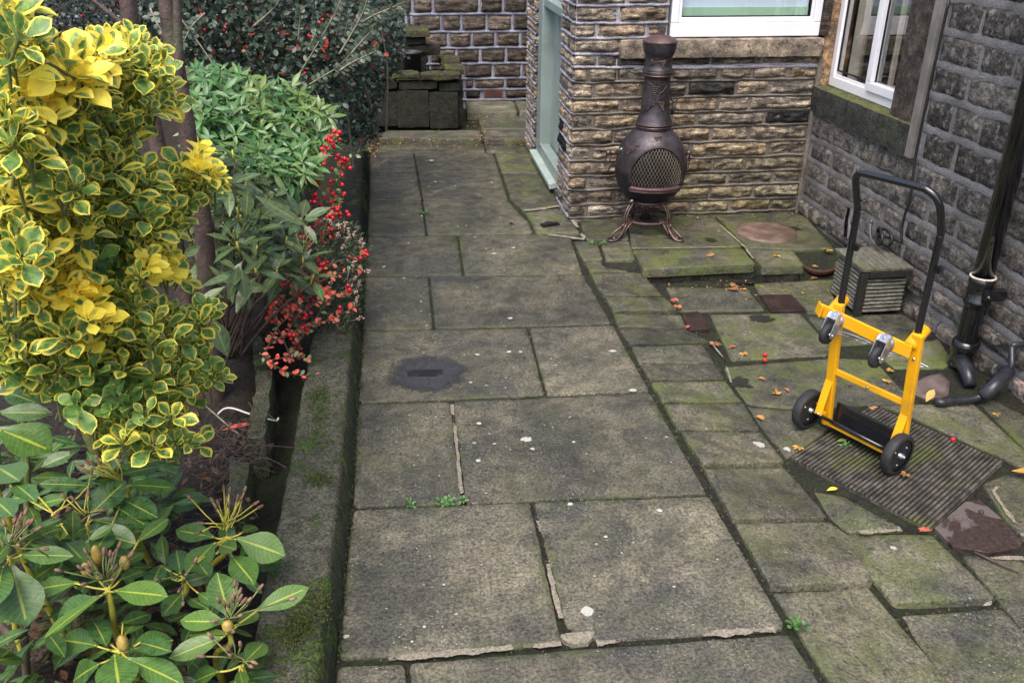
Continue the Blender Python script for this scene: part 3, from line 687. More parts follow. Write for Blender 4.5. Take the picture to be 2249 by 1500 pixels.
# sill and window of the front wall
mb = MB(); rough_block(mb, V((SILL_F[0]+SILL_F[1])/2, YW+.03, (SILL_F[2]+SILL_F[3])/2-.002), (SILL_F[1]-SILL_F[0], .16, .112), None, .003, .03); mb.c = [(.175, .152, .125, 1)]*len(mb.v)
mb.build('sill', M['dressed'], house)
def frame_rect(mb, O, U, N, u0, u1, z0, z1, w_, dep, front, bot=None):
    """picture-frame of four members; front face at N*front"""
    Z = V(0, 0, 1); bot = bot or w_; c = lambda u, z: O+U*u+Z*z+N*(front-dep/2)
    mb.box(c((u0+u1)/2, z0+bot/2), (u1-u0, dep, bot), (U, N, Z)); mb.box(c((u0+u1)/2, z1-w_/2), (u1-u0, dep, w_), (U, N, Z))
    mb.box(c(u0+w_/2, (z0+bot+z1-w_)/2), (w_, dep, z1-z0-w_-bot), (U, N, Z)); mb.box(c(u1-w_/2, (z0+bot+z1-w_)/2), (w_, dep, z1-z0-w_-bot), (U, N, Z))
def quad(mb, O, U, N, u0, u1, z0, z1, dep, col=(1, 1, 1, 1), mi=0):
    Z = V(0, 0, 1); mb.add([O+U*u+Z*z+N*dep for u, z in ((u0, z0), (u1, z0), (u1, z1), (u0, z1))], [(0, 1, 2, 3)], col, mi, False)
WZ = 2.3
win = MB(); frame_rect(win, V(0, YW, 0), U, N, 1.822, 2.812, 1.168, WZ, .048, .07, -.012, .085); win = win.build('window', M['upvc'], house, .005)
mb = MB(); frame_rect(mb, V(0, YW, 0), U, N, 1.872, 2.762, 1.255, WZ-.05, .02, .02, -.022, .03); mb.build('glazing_bead', M['upvc'], win, .003)
mb = MB(); quad(mb, V(0, YW, 0), U, N, 1.885, 2.75, 1.27, WZ-.06, -.04); mb.build('pane', M['glass'], win)
mb = MB(); frame_rect(mb, V(0, YW, 0), U, N, 1.888, 2.746, 1.283, WZ-.06, .006, .012, -.027, .007); mb.build('seal', M['seal'], win)
mb = MB(); mb.box(V(2.32, YW+.075, 1.85), (.84, .004, 1.12)); mb.build('blind', M['blind'], win)
mb = MB(); mb.box(V(2.32, YW+.07, 1.315), (.84, .008, .05)); mb.build('blind_hem', M['hem'], win)
# dark painted reveal between this window and the corner
mb = MB(); rough_block(mb, V(2.838, YW+.0, 1.74), (.05, .06, 1.14), None, .006, .03); mb.c = [(.05, .042, .036, 1)]*len(mb.v); mb.build('reveal', M['front_stone'], house)
# wall above the opening and dark rooms behind
mb = MB(); mb.box(V(2.3, YW+.13, 2.42), (1.1, .2, .2)); mb.build('lintel', M['dressed'], house)

# porch side: piers and green door
SO = V(UF0, YW, 0); SU = nrm(V(.022, 1, 0)); SN = V(-SU[1], SU[0], 0)
sw = MB()
for (ua, ub) in ((0.0, .46), (1.60, 2.12)):
    for k in range(len(ZL)-1):
        z0, z1 = ZL[k], ZL[k+1]; us = [ua, ua+(.14 if k % 2 else .27)*(1 if ub < 1 else 1.1), ub]
        for i in range(2):
            c = tuple(x*1.15 for x in tan_col(z0, 0)); 
            if k in (5, 6) and i == 1 and ub < 1: c = (.012, .012, .014)
            stone(sw, SO, SU, SN, us[i]+.007*(i > 0), us[i+1]-.007*(i < 1), z0+.008, z1-.008, c, .013, .02, k*3.1+i*5+ua)
            if i: ribbon(sw, SO, SU, SN, (us[i], z0), (us[i], z1), .008, -.008, .014, 2, seed=k)
        if k: ribbon(sw, SO, SU, SN, (ua-.004, z0), (ub, z0), .0105, -.006, .016, 2, .006, seed=k*.31+ua)
    mortar_sheet(sw, SO, SU, SN, ua, ub, -.2, 2.5, -.009, 2)
    mb = MB()
    sw.box(SO+SU*((ua+ub)/2)-SN*.16+V(0, 0, 1.2), (ub-ua-.02, .28, 2.6), (SU, SN, V(0, 0, 1)), (.12, .1, .08, 1))
sw.build('wall', [M['front_stone'], M['mortar_tan'], M['mortar_pale']], house)
door = MB(); door.box(SO+SU*1.03-SN*.115+V(0, 0, 1.3), (1.16, .03, 2.4), (SU, SN, V(0, 0, 1)))
for u in (.62, .80, .98, 1.16): door.box(SO+SU*u-SN*.098+V(0, 0, 1.35), (.006, .006, 2.2), (SU, SN, V(0, 0, 1)))
door = door.build('door', M['door_green'], house)
mb = MB(); Zv = V(0, 0, 1)
mb.box(SO+SU*1.50-SN*.06+Zv*1.32, (.19, .1, 2.45), (SU, SN, Zv)); mb.box(SO+SU*.49-SN*.06+Zv*1.32, (.06, .1, 2.45), (SU, SN, Zv))
mb.box(SO+SU*.96-SN*.055+Zv*1.255, (.88, .075, .06), (SU, SN, Zv)); mb.box(SO+SU*.96-SN*.05+Zv*.135, (1.0, .08, .09), (SU, SN, Zv))
mb.build('frame', M['door_green'], door, .006)
mb = MB(); d1 = nrm(SN+V(0, 0, -.16)); d2 = nrm(np.cross(SU, d1)); mb.box(SO+SU*1.11+SN*(-.035)+Zv*.07, (1.02, .15, .045), (SU, d1, d2)); mb.build('doorstep', M['step_green'], house, .006)
mb = MB(); rough_block(mb, SO+SU*1.05-SN*.06+Zv*.0, (1.15, .12, .08), (SU, SN, Zv), .005, .04); mb.c = [(.05, .05, .045, 1)]*len(mb.v); mb.build('step_base', M['dressed'], house)

# side wall on the right
rw = MB(); RO = V(XR, 0, 0); RU = V(0, 1, 0); RN = V(-1, 0, 0)
RZ = [-.30, -.16, -.02, .12, .25, .385, .528, .69, .865, 1.035, 1.19, 1.345, 1.51, 1.68, 1.86, 2.04, 2.22, 2.4]
for k in range(len(RZ)-1):
    z0, z1 = RZ[k], RZ[k+1]; u = .9-random.random()*.2; hm = .014; first = True
    while u < YW:
        L = random.uniform(.22, .46); u1 = min(u+L, YW)
        segs = [(u, u1)]
        if z1 > .70:
            if u > 4.38: break
            segs = [(u, min(u1, 4.392))]
        for a, b in segs:
            if b-a < .06: continue
            v = random.uniform(.65, 1.35); w_ = max(0, .35-z0)
            c = (.074*v*(1+.9*w_), .070*v*(1+.8*w_), .067*v*(1+.6*w_)); mul = 1.0
            if a > 4.4: c = tuple(x*1.35 for x in c)
            if z0 < .1: c = (.10*v, .092*v, .085*v)
            if b < 3.42 and z0 < .42: c = (.27*v, .225*v, .205*v)
            stone(rw, RO, RU, RN, a+hm, b-hm*.6, z0+hm*1.1, z1-hm*1.1, c, .003 if z0 > .1 else .014, .009 if z0 > .1 else .020, k*9.1+a*3, .016, 16, 9, -.007 if z0 > .1 else -.016)
        u = u1
    if k: 
        yb_ = YW if z0 < .69 else 4.40
        ribbon(rw, RO, RU, RN, (.7, z0), (yb_, z0), .021, -.003, .0022, 1, .014, .025, seed=k*.9)
ribbon(rw, RO, RU, RN, (4.93, .0), (4.96, .24), .035, .002, .012, 2, .02, .02)
mortar_sheet(rw, RO, RU, RN, .6, 4.40, -.35, 2.5, -.006, 1, .05, .006); ribbon(rw, RO, RU, RN, (4.93, .0), (4.96, .24), .035, .002, .012, 2, .02, .02)
mortar_sheet(rw, RO, RU, RN, 4.40, YW, -.35, .70, -.006, 1, .05, .006)
rw.build('wall', [M['side_stone'], M['mortar_grey'], M['mortar_pale']], house)
# right window: sill, quoin, jamb, frame
mb = MB(); rough_block(mb, V(XR+.045, 5.045, .777), (.15, 1.21, .165), None, .007, .03)
sil = mb.build('sill', [M['sill_mossy'], M['sill_top']], house)
for p in sil.data.polygons: p.material_index = 1 if p.normal.z > .6 else 0
mb = MB(); rough_block(mb, V(XR+.035, 4.604, 1.68), (.09, .23, 1.64), None, .004, .04); mb.c = [(.055, .047, .042, 1)]*len(mb.v); mb.build('quoin', M['dressed'], house)
mb = MB(); rough_block(mb, V(XR+.062, 5.66, 1.66), (.11, .03, 1.60), None, .004, .03); mb.c = [(.26, .18, .11, 1)]*len(mb.v); mb.build('jamb', M['dressed'], house)
XG = 2.925
RW = V(XG, 0, 0)
win2 = MB(); frame_rect(win2, RW, RU, RN, 4.735, 5.645, .862, WZ, .05, .06, 0, .06); win2.box(V(XG+.028, 5.165, 1.62), (.055, .05, 1.4))
win2 = win2.build('window', M['upvc'], house, .004)
mb = MB(); frame_rect(mb, RW, RU, RN, 4.775, 5.15, .915, WZ-.04, .045, .05, .014, .055); mb.build('sash', M['upvc'], win2, .006)
mb = MB(); frame_rect(mb, RW, RU, RN, 5.19, 5.60, .918, WZ-.04, .016, .02, -.01, .02); mb.build('glazing_bead', M['upvc'], win2, .003)
for a, b in ((4.81, 5.115), (5.2, 5.59)):
    mb = MB(); quad(mb, RW, RU, RN, a, b, .93, WZ-.05, -.022); mb.build('pane', M['glass'], win2)
    mb = MB(); frame_rect(mb, RW, RU, RN, a+.004, b-.004, .96, WZ-.08, .006, .012, -.012, .008); mb.build('seal', M['seal'], win2)
mb = MB(); mb.box(V(3.02, 5.52, 1.6), (.03, .09, 1.5)); mb.box(V(3.02, 5.07, 1.6), (.02, .03, 1.5))
for i in range(7): mb.tube([V(3.03+.012*(i % 2), 5.46+.02*i, .9), V(3.03+.012*(i % 2), 5.46+.02*i, 2.3)], .012, 6)
mb.build('curtain', M['curtain'], house)
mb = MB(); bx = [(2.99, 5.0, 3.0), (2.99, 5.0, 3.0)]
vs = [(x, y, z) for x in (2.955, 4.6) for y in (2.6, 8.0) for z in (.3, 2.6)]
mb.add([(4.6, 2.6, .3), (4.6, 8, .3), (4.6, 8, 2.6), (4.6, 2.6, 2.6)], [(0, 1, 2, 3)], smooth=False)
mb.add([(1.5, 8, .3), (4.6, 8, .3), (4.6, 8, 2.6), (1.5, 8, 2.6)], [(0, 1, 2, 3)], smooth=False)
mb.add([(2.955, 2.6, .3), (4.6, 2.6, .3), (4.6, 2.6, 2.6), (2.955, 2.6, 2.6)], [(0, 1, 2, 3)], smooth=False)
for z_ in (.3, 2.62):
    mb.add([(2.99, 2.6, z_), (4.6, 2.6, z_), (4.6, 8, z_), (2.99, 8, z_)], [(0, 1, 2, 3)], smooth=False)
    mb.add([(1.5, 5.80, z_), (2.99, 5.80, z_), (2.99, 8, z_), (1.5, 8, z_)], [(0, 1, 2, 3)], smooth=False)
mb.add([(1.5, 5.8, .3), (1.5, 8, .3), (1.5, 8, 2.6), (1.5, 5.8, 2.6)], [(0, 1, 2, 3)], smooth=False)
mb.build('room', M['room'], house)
mb = MB()
for i in range(40):
    p = V(3.12, 4.86, 1.02)+RNG.normal(0, (.02, .035, .05)); r = random.uniform(.008, .02); mb.ball(p, r, 5, (1, 1, 1, 1), 0, (1, 1.3, .6))
mb.box(V(3.14, 4.9, .93), (.2, .5, .02)); mb.build('windowsill_plant', simple_mat('pale_foliage', (.5, .5, .47), .7), house)
# grey trunking beside the window
mb = MB(); mb.box(V(XR-.014, 4.436, 1.54), (.03, .062, 1.70)); mb.build('trunking', simple_mat('grey_trunking', (.20, .18, .165), .8, var=.25, sc=6, bump=.3), house, .004)

# dark riser under the overhanging edge of the upper patio
mb = MB()
for a_, b_ in (((1418, 592), (1664, 582)), ((1673, 588), (1768, 585))):
    p, q = at_z(*a_, 0), at_z(*b_, 0); d = q-p; L = np.linalg.norm(d); d = d/L; rough_block(mb, (p+q)/2+V(0, .10, -.10), (L, .14, .12), (d, V(-d[1], d[0], 0), V(0, 0, 1)), .012, .03, seed=L)
tag(mb.build('patio_riser', M['planter']), None, None, kind='structure')
# ------------------------------------------------------------------ wall at the back with thick white pointing
YBK = float(at_z(1100, 219, ZT+.05)[1])
back = thing('neighbouring_wall', 'dark brown stone wall with thick whitish pointing behind the raised planter', 'wall', (.5, YBK, 0))
bw = MB(); BO = V(0, YBK, 0)
bpy_rows = [219, 196, 172, 139, 105, 70, 31, -6]
BZ = [float(at_y(1140, y, YBK)[2]) for y in bpy_rows]; BZ += [BZ[-1]+.165*i for i in range(1, 8)]
bj = {0: [1021, 1058, 1108, 1168], 1: [1020, 1042, 1110, 1180], 2: [1018, 1083, 1146, 1168+20], 3: [1003, 1055, 1112, 1163], 4: [985, 1037, 1089, 1143, 1200], 5: [893, 905, 970, 1014, 1070, 1126, 1180], 6: [906, 952, 1054, 1106, 1160]}
for k in range(len(BZ)-1):
    z0, z1 = BZ[k], BZ[k+1]
    if k in bj:
        us = [float(at_y(x, bpy_rows[k]-14, YBK)[0]) for x in bj[k]]
        while us[0] > -4: us.insert(0, us[0]-random.uniform(.2, .34))
        while us[-1] < 1.9: us.append(us[-1]+random.uniform(.2, .34))
    else:
        us = [-4.0]
        while us[-1] < 1.9: us.append(us[-1]+random.uniform(.2, .34))
    for i in range(len(us)-1):
        v = random.uniform(.6, 1.3); c = (.095*v, .080*v, .068*v)
        if k == 0: c = (.04*v, .036*v, .032*v)
        if k == 0 and abs((us[i]+us[i+1])/2-float(at_y(1083, 206, YBK)[0])) < .05: continue
        stone(bw, BO, V(1, 0, 0), V(0, -1, 0), us[i]+.014, us[i+1]-.014, z0+.013, z1-.013, c, .016, .014, k*5.7+i, .018)
        ribbon(bw, BO, V(1, 0, 0), V(0, -1, 0), (us[i], z0), (us[i], z1), .012, -.008, .010, 1, .006, .04, seed=i)
    ribbon(bw, BO, V(1, 0, 0), V(0, -1, 0), (-4, z0), (1.9, z0), .014, -.006, .011, 1, .008, .04, seed=k)
mortar_sheet(bw, BO, V(1, 0, 0), V(0, -1, 0), -4, 1.9, -.1, BZ[-1], -.008, 1, .08)
bw.build('wall', [M['back_stone'], M['mortar_white']], back)
ab = MB(); ca = at_y(1083, 206, YBK); ab.box(ca+V(0, .0, 0), (.19, .03, .085)); 
abo = ab.build('air_brick', simple_mat('terracotta_brick', (.16, .065, .045), .8), back)
mb = MB()
for i in range(10):
    for j in range(4): mb.box(ca+V(-.078+.0173*i, -.0155, -.03+.02*j), (.0105, .003, .012))
mb.build('vent_holes', M['seal'], abo)
mb = MB(); mb.box(ca+V(0, -.012, -.056), (.21, .03, .016)); mb.build('ledge', M['mortar_white'], abo)
# ------------------------------------------------------------------ chiminea
def iron_mat(name, base, hi, rough=.45, metal=.75, amt=.6):
    t = NT(name); co = t.coord(); a = t.noise(co, 9, 6, .65); f = t.noise(co, 60, 4, .7)
    c = t.mix(t.ramp(a, (.35, .68)), base, tuple(x*2.2 for x in base)); c = t.mix(t.math('MULTIPLY', t.ramp(f, (.5, .72)), amt), c, hi)
    return t.set(col=c, rough=t.ramp(f, (.3, .7, rough-.1, rough+.2)), metal=metal, normal=t.bump(f, .35, .004))
M['iron'] = iron_mat('bronzed_cast_iron', (.045, .040, .045), (.16, .10, .08))
M['iron_dark'] = iron_mat('sooty_cast_iron', (.014, .014, .018), (.03, .028, .03), .5, .5, .4)
M['copper'] = iron_mat('copper_highlight', (.075, .05, .045), (.20, .12, .09), .38, .75)
M['rust_red'] = iron_mat('red_brown_iron', (.062, .036, .036), (.12, .07, .065), .55, .4)
M['meshw'] = simple_mat('mesh_wire', (.40, .34, .28), .45, .5, .2, 20, 0)
cc = V(1.683, 5.40, 0.0)
chim = thing('chiminea', 'bronze cast iron chiminea with arched mesh door standing against the stone wall', 'chiminea', cc)
body_prof = [(.02, .205), (.11, .21), (.125, .235), (.175, .26), (.198, .30), (.214, .35), (.220, .40), (.223, .43), (.221, .47), (.210, .52), (.190, .57), (.160, .615), (.125, .648), (.104, .662), (.10, .672)]
ZB = np.array([p[1] for p in body_prof]); RB = np.array([p[0] for p in body_prof])
brad = lambda z: float(np.interp(z, ZB, RB))
FA = math.radians(-90-4)                                           # the way the door faces
DC = (.345/2, .335, .252)                                           # half width along the arc, bottom z, height
def in_door(s_, z): return z > DC[1] and (abs(s_)/DC[0])**2.2 + (max(0, z-DC[1]-.03)/(DC[2]-.03))**2 < 1
def bp(s_, z, o=0.0):
    r = brad(z); a = FA + s_/.215; return cc+V(math.cos(a)*(r+o), math.sin(a)*(r+o), z)
fine = [(float(np.interp(z, ZB, RB)), float(z)) for z in np.concatenate([np.linspace(.205, .30, 8), np.linspace(.31, .66, 40), [.672]])]
mb = MB(); NB = 96
def skip(i, k, n):
    z = (fine[i][1]+fine[i+1][1])/2; a = 2*math.pi*(k+.5)/n; s_ = ((a-FA+math.pi) % (2*math.pi)-math.pi)*.215
    return in_door(s_, z)
mb.lathe(fine, cc, NB, skip=skip)
body = mb.build('body', M['iron'], chim)
mb = MB(); mb.lathe([(r-.012, z) for r, z in fine], cc, 48, skip=lambda i, k, n: abs(((2*math.pi*(k+.5)/n-FA+math.pi) % (2*math.pi)-math.pi)) < .85 and .32 < fine[i][1] < .6); mb.build('firebox', M['iron_dark'], body)
mb = MB(); mb.lathe([(.115, .195), (.128, .205), (.13, .235), (.18, .258), (.203, .298), (.219, .35), (.2245, .395), (.2265, .412), (.2245, .42)], cc, 48, skip=lambda i, k, n: i > 4 and abs(((2*math.pi*(k+.5)/n-FA+math.pi) % (2*math.pi)-math.pi)) < .84); mb.build('lower_bowl', M['iron_dark'], body)
# arch rim and wire mesh
arch = []
for t in np.linspace(0, math.pi, 40):
    s_ = DC[0]*math.copysign(abs(math.cos(t))**(2/2.2), math.cos(t)); z = DC[1]+.03+(DC[2]-.03)*math.sin(t); arch.append(bp(s_, z, .010))
arch = [bp(DC[0], DC[1], .012)]+arch+[bp(-DC[0], DC[1], .012)]
mb = MB(); mb.tube(arch, .0085, 8); mb.tube([p+nrm(p-cc-V(0, 0, p[2]))*.006 for p in arch], .006, 8); rim = mb.build('door_frame', M['iron'], chim)
mb = MB(); bot = [bp(s_, DC[1]-.008, .014) for s_ in np.linspace(-DC[0], DC[0], 24)]; mb.tube(bot, .013, 8); mb.tube([p+V(0, 0, -.016) for p in bot], .009, 8); mb.build('door_lip', M['rust_red'], chim)
mb = MB(); st = .0205
for sg in (-1, 1):
    for k in range(-30, 31):
        run = []
        for j in range(90):
            z = DC[1]+DC[2]*j/89; s_ = k*st + sg*(z-DC[1])*.52
            if in_door(s_*1.02, z): run.append(bp(s_, z, .006+.002*sg))
            else:
                if len(run) > 2: mb.tube(run[::4]+[run[-1]], .0010, 4, False)
                run = []
        if len(run) > 2: mb.tube(run[::4]+[run[-1]], .0014, 4, False)
mb.build('mesh_screen', M['meshw'], chim)
# chimney in two tiers with rings, cap
flue = [(.104, .655), (.111, .662), (.112, .675), (.110, .682), (.110, .684), (.114, .692), (.114, .700), (.108, .708), (.104, .722), (.096, .745), (.090, .77), (.087, .82), (.082, .90), (.080, .96), (.080, .975), (.087, .982), (.093, .990), (.094, 1.0), (.089, 1.006), (.092, 1.012), (.092, 1.02), (.084, 1.03), (.080, 1.05), (.081, 1.095), (.084, 1.102), (.092, 1.115), (.098, 1.14), (.101, 1.168), (.101, 1.176), (.085, 1.176)]
mb = MB(); mb.lathe(flue, cc, 48); chimney = mb.build('chimney', M['iron'], chim)
for z, r in ((.696, .1145), (.680, .1115), (1.008, .0935), (.988, .0935)):
    mb = MB(); mb.lathe([(r+.0035*math.cos(t), z+.004*math.sin(t)) for t in np.linspace(0, 6.283, 9)], cc, 48)
    mb.build('ring', M['copper'], chimney)
mb = MB(); mb.lathe([(.106, 1.176), (.107, 1.181), (.102, 1.187), (.085, 1.200), (.055, 1.212), (.02, 1.219), (.001, 1.220)], cc, 40)
lid = mb.build('lid', M['rust_red'], chim)
mb = MB(); mb.box(cc+V(0, 0, 1.232), (.035, .012, .026)); mb.box(cc+V(0, 0, 1.243), (.012, .012, .02)); mb.build('lid_handle', M['rust_red'], lid, .003)
def cp(a_deg, z, o=.002):
    r = float(np.interp(z, [p[1] for p in flue], [p[0] for p in flue])); a = math.radians(a_deg); return cc+V(math.cos(a)*(r+o), math.sin(a)*(r+o), z)
mb = MB()
def grapes(fn, a0, z0, rows=5, sx=6.0, sz=.011, lean=0.0):
    for i in range(rows):
        for j in range(rows-i):
            mb.ball(fn(a0+(j-(rows-i-1)/2)*sx+lean*i, z0-i*sz), .0062, 6)
grapes(cp, -112, .925); grapes(cp, -86, .835, 5, 6, .011, 3); grapes(cp, -88, 1.075, 4)
for pts in ([(-150, .95), (-135, .945), (-120, .93), (-112, .92)], [(-60, .935), (-72, .915), (-84, .895), (-80, .90), (-95, .885)], [(-150, .78), (-135, .79), (-125, .815), (-110, .835), (-95, .86), (-85, .865)],
            [(-150, 1.045), (-130, 1.06), (-105, 1.075), (-80, 1.08), (-55, 1.09)], [(-140, 1.085), (-128, 1.06)], [(-125, .80), (-110, .83)]):
    mb.tube(smooth_path([cp(a, z, .003) for a, z in pts]), .0028, 5)
for a0, z0, s_ in ((-96, .945, 1), (-100, .865, .8), (-92, .87, .7)):
    lf = [cp(a0+dx*s_, z0+dz*s_, .004) for dx, dz in ((-14, -.008), (-7, 0), (-8, .012), (-1, .006), (3, .018), (6, .006), (14, .004), (10, -.006), (0, -.008))]
    mb.tube(lf+[lf[0]], .002, 4)
def bgr(a, z): return bp((a+94)*.0037, z, .002)
grapes(bgr, -147, .565, 4, 4.5, .011, -2); grapes(bgr, -139, .585, 3, 4.5, .011, -3)
grapes(bgr, -98, .637, 3, 5, .008); grapes(bgr, -88, .640, 3, 5, .008)
mb.build('grape_relief', M['copper'], chimney)
# handles
for px, nm in ((1336, -1), (1513, 1)):
    a = math.radians(-94+ (-1 if nm < 0 else 1)*88); p = cc+V(math.cos(a)*.235, math.sin(a)*.235, .462)
    p = at_y(px, 336, p[1]); o = nrm(V(p[0]-cc[0], p[1]-cc[1], 0))
    mb = MB(); mb.tube([p-o*.06, p-o*.01], .014, 10); mb.ball(p, .018, 10)
    h = mb.build('handle', M['copper'], chim)
    q = V(-o[1], o[0], 0); ring = [p-V(0, 0, .062)+q*.020*math.cos(t)+V(0, 0, 1)*.055*math.sin(t)+o*.012*math.cos(t)*nm for t in np.linspace(0, 6.283, 25)]
    mb = MB(); mb.tube(ring, .005, 8); mb.build('handle_ring', M['copper'], h)
# stand
mb = MB(); mb.lathe([(.122+.010*math.cos(t), .205+.012*math.sin(t)) for t in np.linspace(0, 6.283, 9)], cc, 36)
for z_, r in ((.222, .135),): mb.tube([bp(s_, .232, -.045) for s_ in np.linspace(-.11, .12, 14)], .007, 6)
mb.tube([cc+V(math.cos(t)*.155, math.sin(t)*.155, .085) for t in np.linspace(0, 6.283, 36)], .009, 8)
mb.build('stand_ring', M['rust_red'], chim)
fl, fr_ = at_z(1342, 526, .012), at_z(1494, 526, .012)
for k, f in enumerate((fl, fr_, cc+V(.05, .2, .012), )):
    o = nrm(V(f[0]-cc[0], f[1]-cc[1], 0)); q = V(-o[1], o[0], 0); R_ = np.linalg.norm((f-cc)[:2]); P_ = lambda r, z, s_=0.0: cc+o*r+q*s_+V(0, 0, z)
    mb = MB(); g = R_/.33
    for s_ in (-.009, .009):
        mb.tube(smooth_path([P_(.10, .225, s_), P_(.14*g, .215, s_), P_(.185*g, .175, s_), P_(.205*g, .13, s_), P_(.205*g, .085, s_), P_(.225*g, .06, s_)]), .007, 8)
        mb.tube(smooth_path([P_(.12*g, .09, s_), P_(.155*g, .085, s_), P_(.20*g, .05, s_), P_(.235*g, .02, s_)]), .0065, 8)
    mb.tube(smooth_path([P_(.215*g, .072, -.004), P_(.25*g, .05, -.024), P_(.31*g, .012, -.030), P_(.345*g, .008, -.012), P_(.345*g, .008, .012), P_(.31*g, .012, .030), P_(.25*g, .045, .024), P_(.215*g, .072, .004)]), .0075, 8)
    mb.tube([P_(.225*g, .06), P_(.235*g, .075), P_(.23*g, .088)], .006, 6)
    if k < 2: mb.tube(smooth_path([P_(.24*g, .012), P_(.27*g, .008), P_(.31*g, .006)]), .016, 8)
    mb.build('leg', M['copper'], chim)
for px, py, r, L in ((1385, 443, .008, .03), (1362, 330, .010, .022)):
    pt = at_y(px, py, cc[1]-.17 if py > 400 else cc[1]-.12); mb = MB(); mb.tube([pt+V(.0, .02, -.02), pt, pt+V(.006, -.02, .012)], r, 8)
    mb.build('vent_knob', simple_mat('steel_knob', (.32, .33, .31), .35, .7), chim)
mb = MB(); pt = at_y(1390, 470, cc[1]-.05); mb.tube([pt+V(0, 0, .06), pt+V(0, 0, -.02)], .012, 8); mb.build('drain_spout', M['iron_dark'], chim)
# poker
a, b, c_ = at_y(1468, 305, 5.42), at_y(1476, 250, 5.45), at_y(1482, 224, 5.46)
mb = MB(); mb.tube([at_y(1463, 345, 5.40), a], .0045, 6); mb.tube([a, b], .0055, 8); mb.tube([b, b*.05+c_*.95], .010, 8)
rc = at_y(1482, 214, 5.46); mb.tube([rc+V(.024*math.cos(t), .004, .027*math.sin(t)) for t in np.linspace(0, 6.283, 22)], .0035, 6)
tag(mb.build('fire_poker', M['iron']), 'thin rusty iron poker with a ring handle leaning beside the chiminea flue', 'poker')

# ------------------------------------------------------------------ hand truck
M['yellow'] = simple_mat('yellow_enamel', (.84, .41, .006), .38, 0, .06, 5, .04, dirt=(.30, .15, .03, .55), coat=.2)
M['black_gloss'] = simple_mat('black_enamel', (.010, .010, .012), .22, 0, .1, 5, .02, coat=.5)
M['rubber'] = simple_mat('black_rubber_tyre', (.018, .018, .019), .7, 0, .3, 20, .2, dirt=(.06, .055, .045, .5))
M['plastic'] = simple_mat('black_plastic', (.022, .022, .024), .5, 0, .2, 12, .1)
M['zinc'] = simple_mat('zinc_plate', (.50, .51, .54), .3, .85, .12, 10, .05)
g = G0
p0 = at_z(1815, 932, g+.02); A_ = nrm(V(.459, -.888, 0)); N_ = nrm(V(-.888, -.459, 0)); Z_ = V(0, 0, 1)
truck = thing('hand_truck', 'yellow two wheeled sack truck with black loop handle standing on the ridged board', 'hand truck', p0*V(1, 1, 0)+V(0, 0, g))
def T(a, z, n=0.0): return p0*V(1, 1, 0)+A_*a+N_*n+V(0, 0, g+z)
lean = lambda z: .062*min(1, max(0, (z-.05)/.55))
WP = .345
for a in (0.0, WP):
    mb = MB(); b_, t_ = T(a, .02), T(a-.004, .60, lean(.6)); mb.bar(b_, t_, .040, .024, A_)
    mb.build('post', M['yellow'], truck, .004)
mb = MB(); mb.bar(T(.0, .292, lean(.29)), T(WP, .292, lean(.29)), .026, .014, Z_); cbr = mb.build('crossbar', M['yellow'], truck, .003)
mb = MB(); mb.bar(T(-.075, .555, .082), T(WP-.008, .530, .082), .052, .012, Z_); mb.bar(T(-.075, .555, .082), T(-.078, .556, .086), .05, .06, Z_)
mb.build('crossbar', M['yellow'], truck, .004)
for a in (-.03, WP-.022):
    mb = MB(); mb.tube([T(a, .545, .075), T(a, .60, -.005), ], .026, 16); mb.build('handle_socket', M['yellow'], truck)
for a in (0.0, WP):   # wheel braces
    mb = MB(); mb.bar(T(a-.004, .26, lean(.26)+.006), T(a-.004, .095, .070), .034, .006, A_); mb.bar(T(a-.004, .095, .072), T(a-.004, .088, .035), .034, .02, A_)
    mb.build('brace', M['yellow'], truck, .002)
for a, z, nn_ in ((0, .292, .022), (WP, .292, .022), (0, .10, .078), (WP, .10, .078), (WP/2, .292, .04), (0, .5, .068), (WP, .5, .068)):
    mb = MB(); q = T(a, z, nn_ if z < .4 else .064); mb.tube([q-N_*.012, q+N_*.004], .0055, 6); mb.build('bolt', M['zinc'], truck)
axz = .088; NAX = .066
mb = MB(); mb.tube([T(-.058, axz, NAX), T(WP+.03, axz, NAX)], .008, 12); mb.build('axle', M['black_gloss'], truck)
mb = MB(); mb.bar(T(.02, .062, NAX-.01), T(WP-.02, .062, NAX-.01), .008, .006, Z_); mb.build('tie_bar', M['yellow'], truck)
mb = MB(); mb.bar(T(.02, .035, .0), T(WP-.02, .035, .0), .085, .012, Z_*.3+N_); mb.box(T(WP/2, .075, -.03), (WP-.03, .012, .11), (A_, N_, Z_)); mb.build('toe_plate', M['black_gloss'], truck, .003)
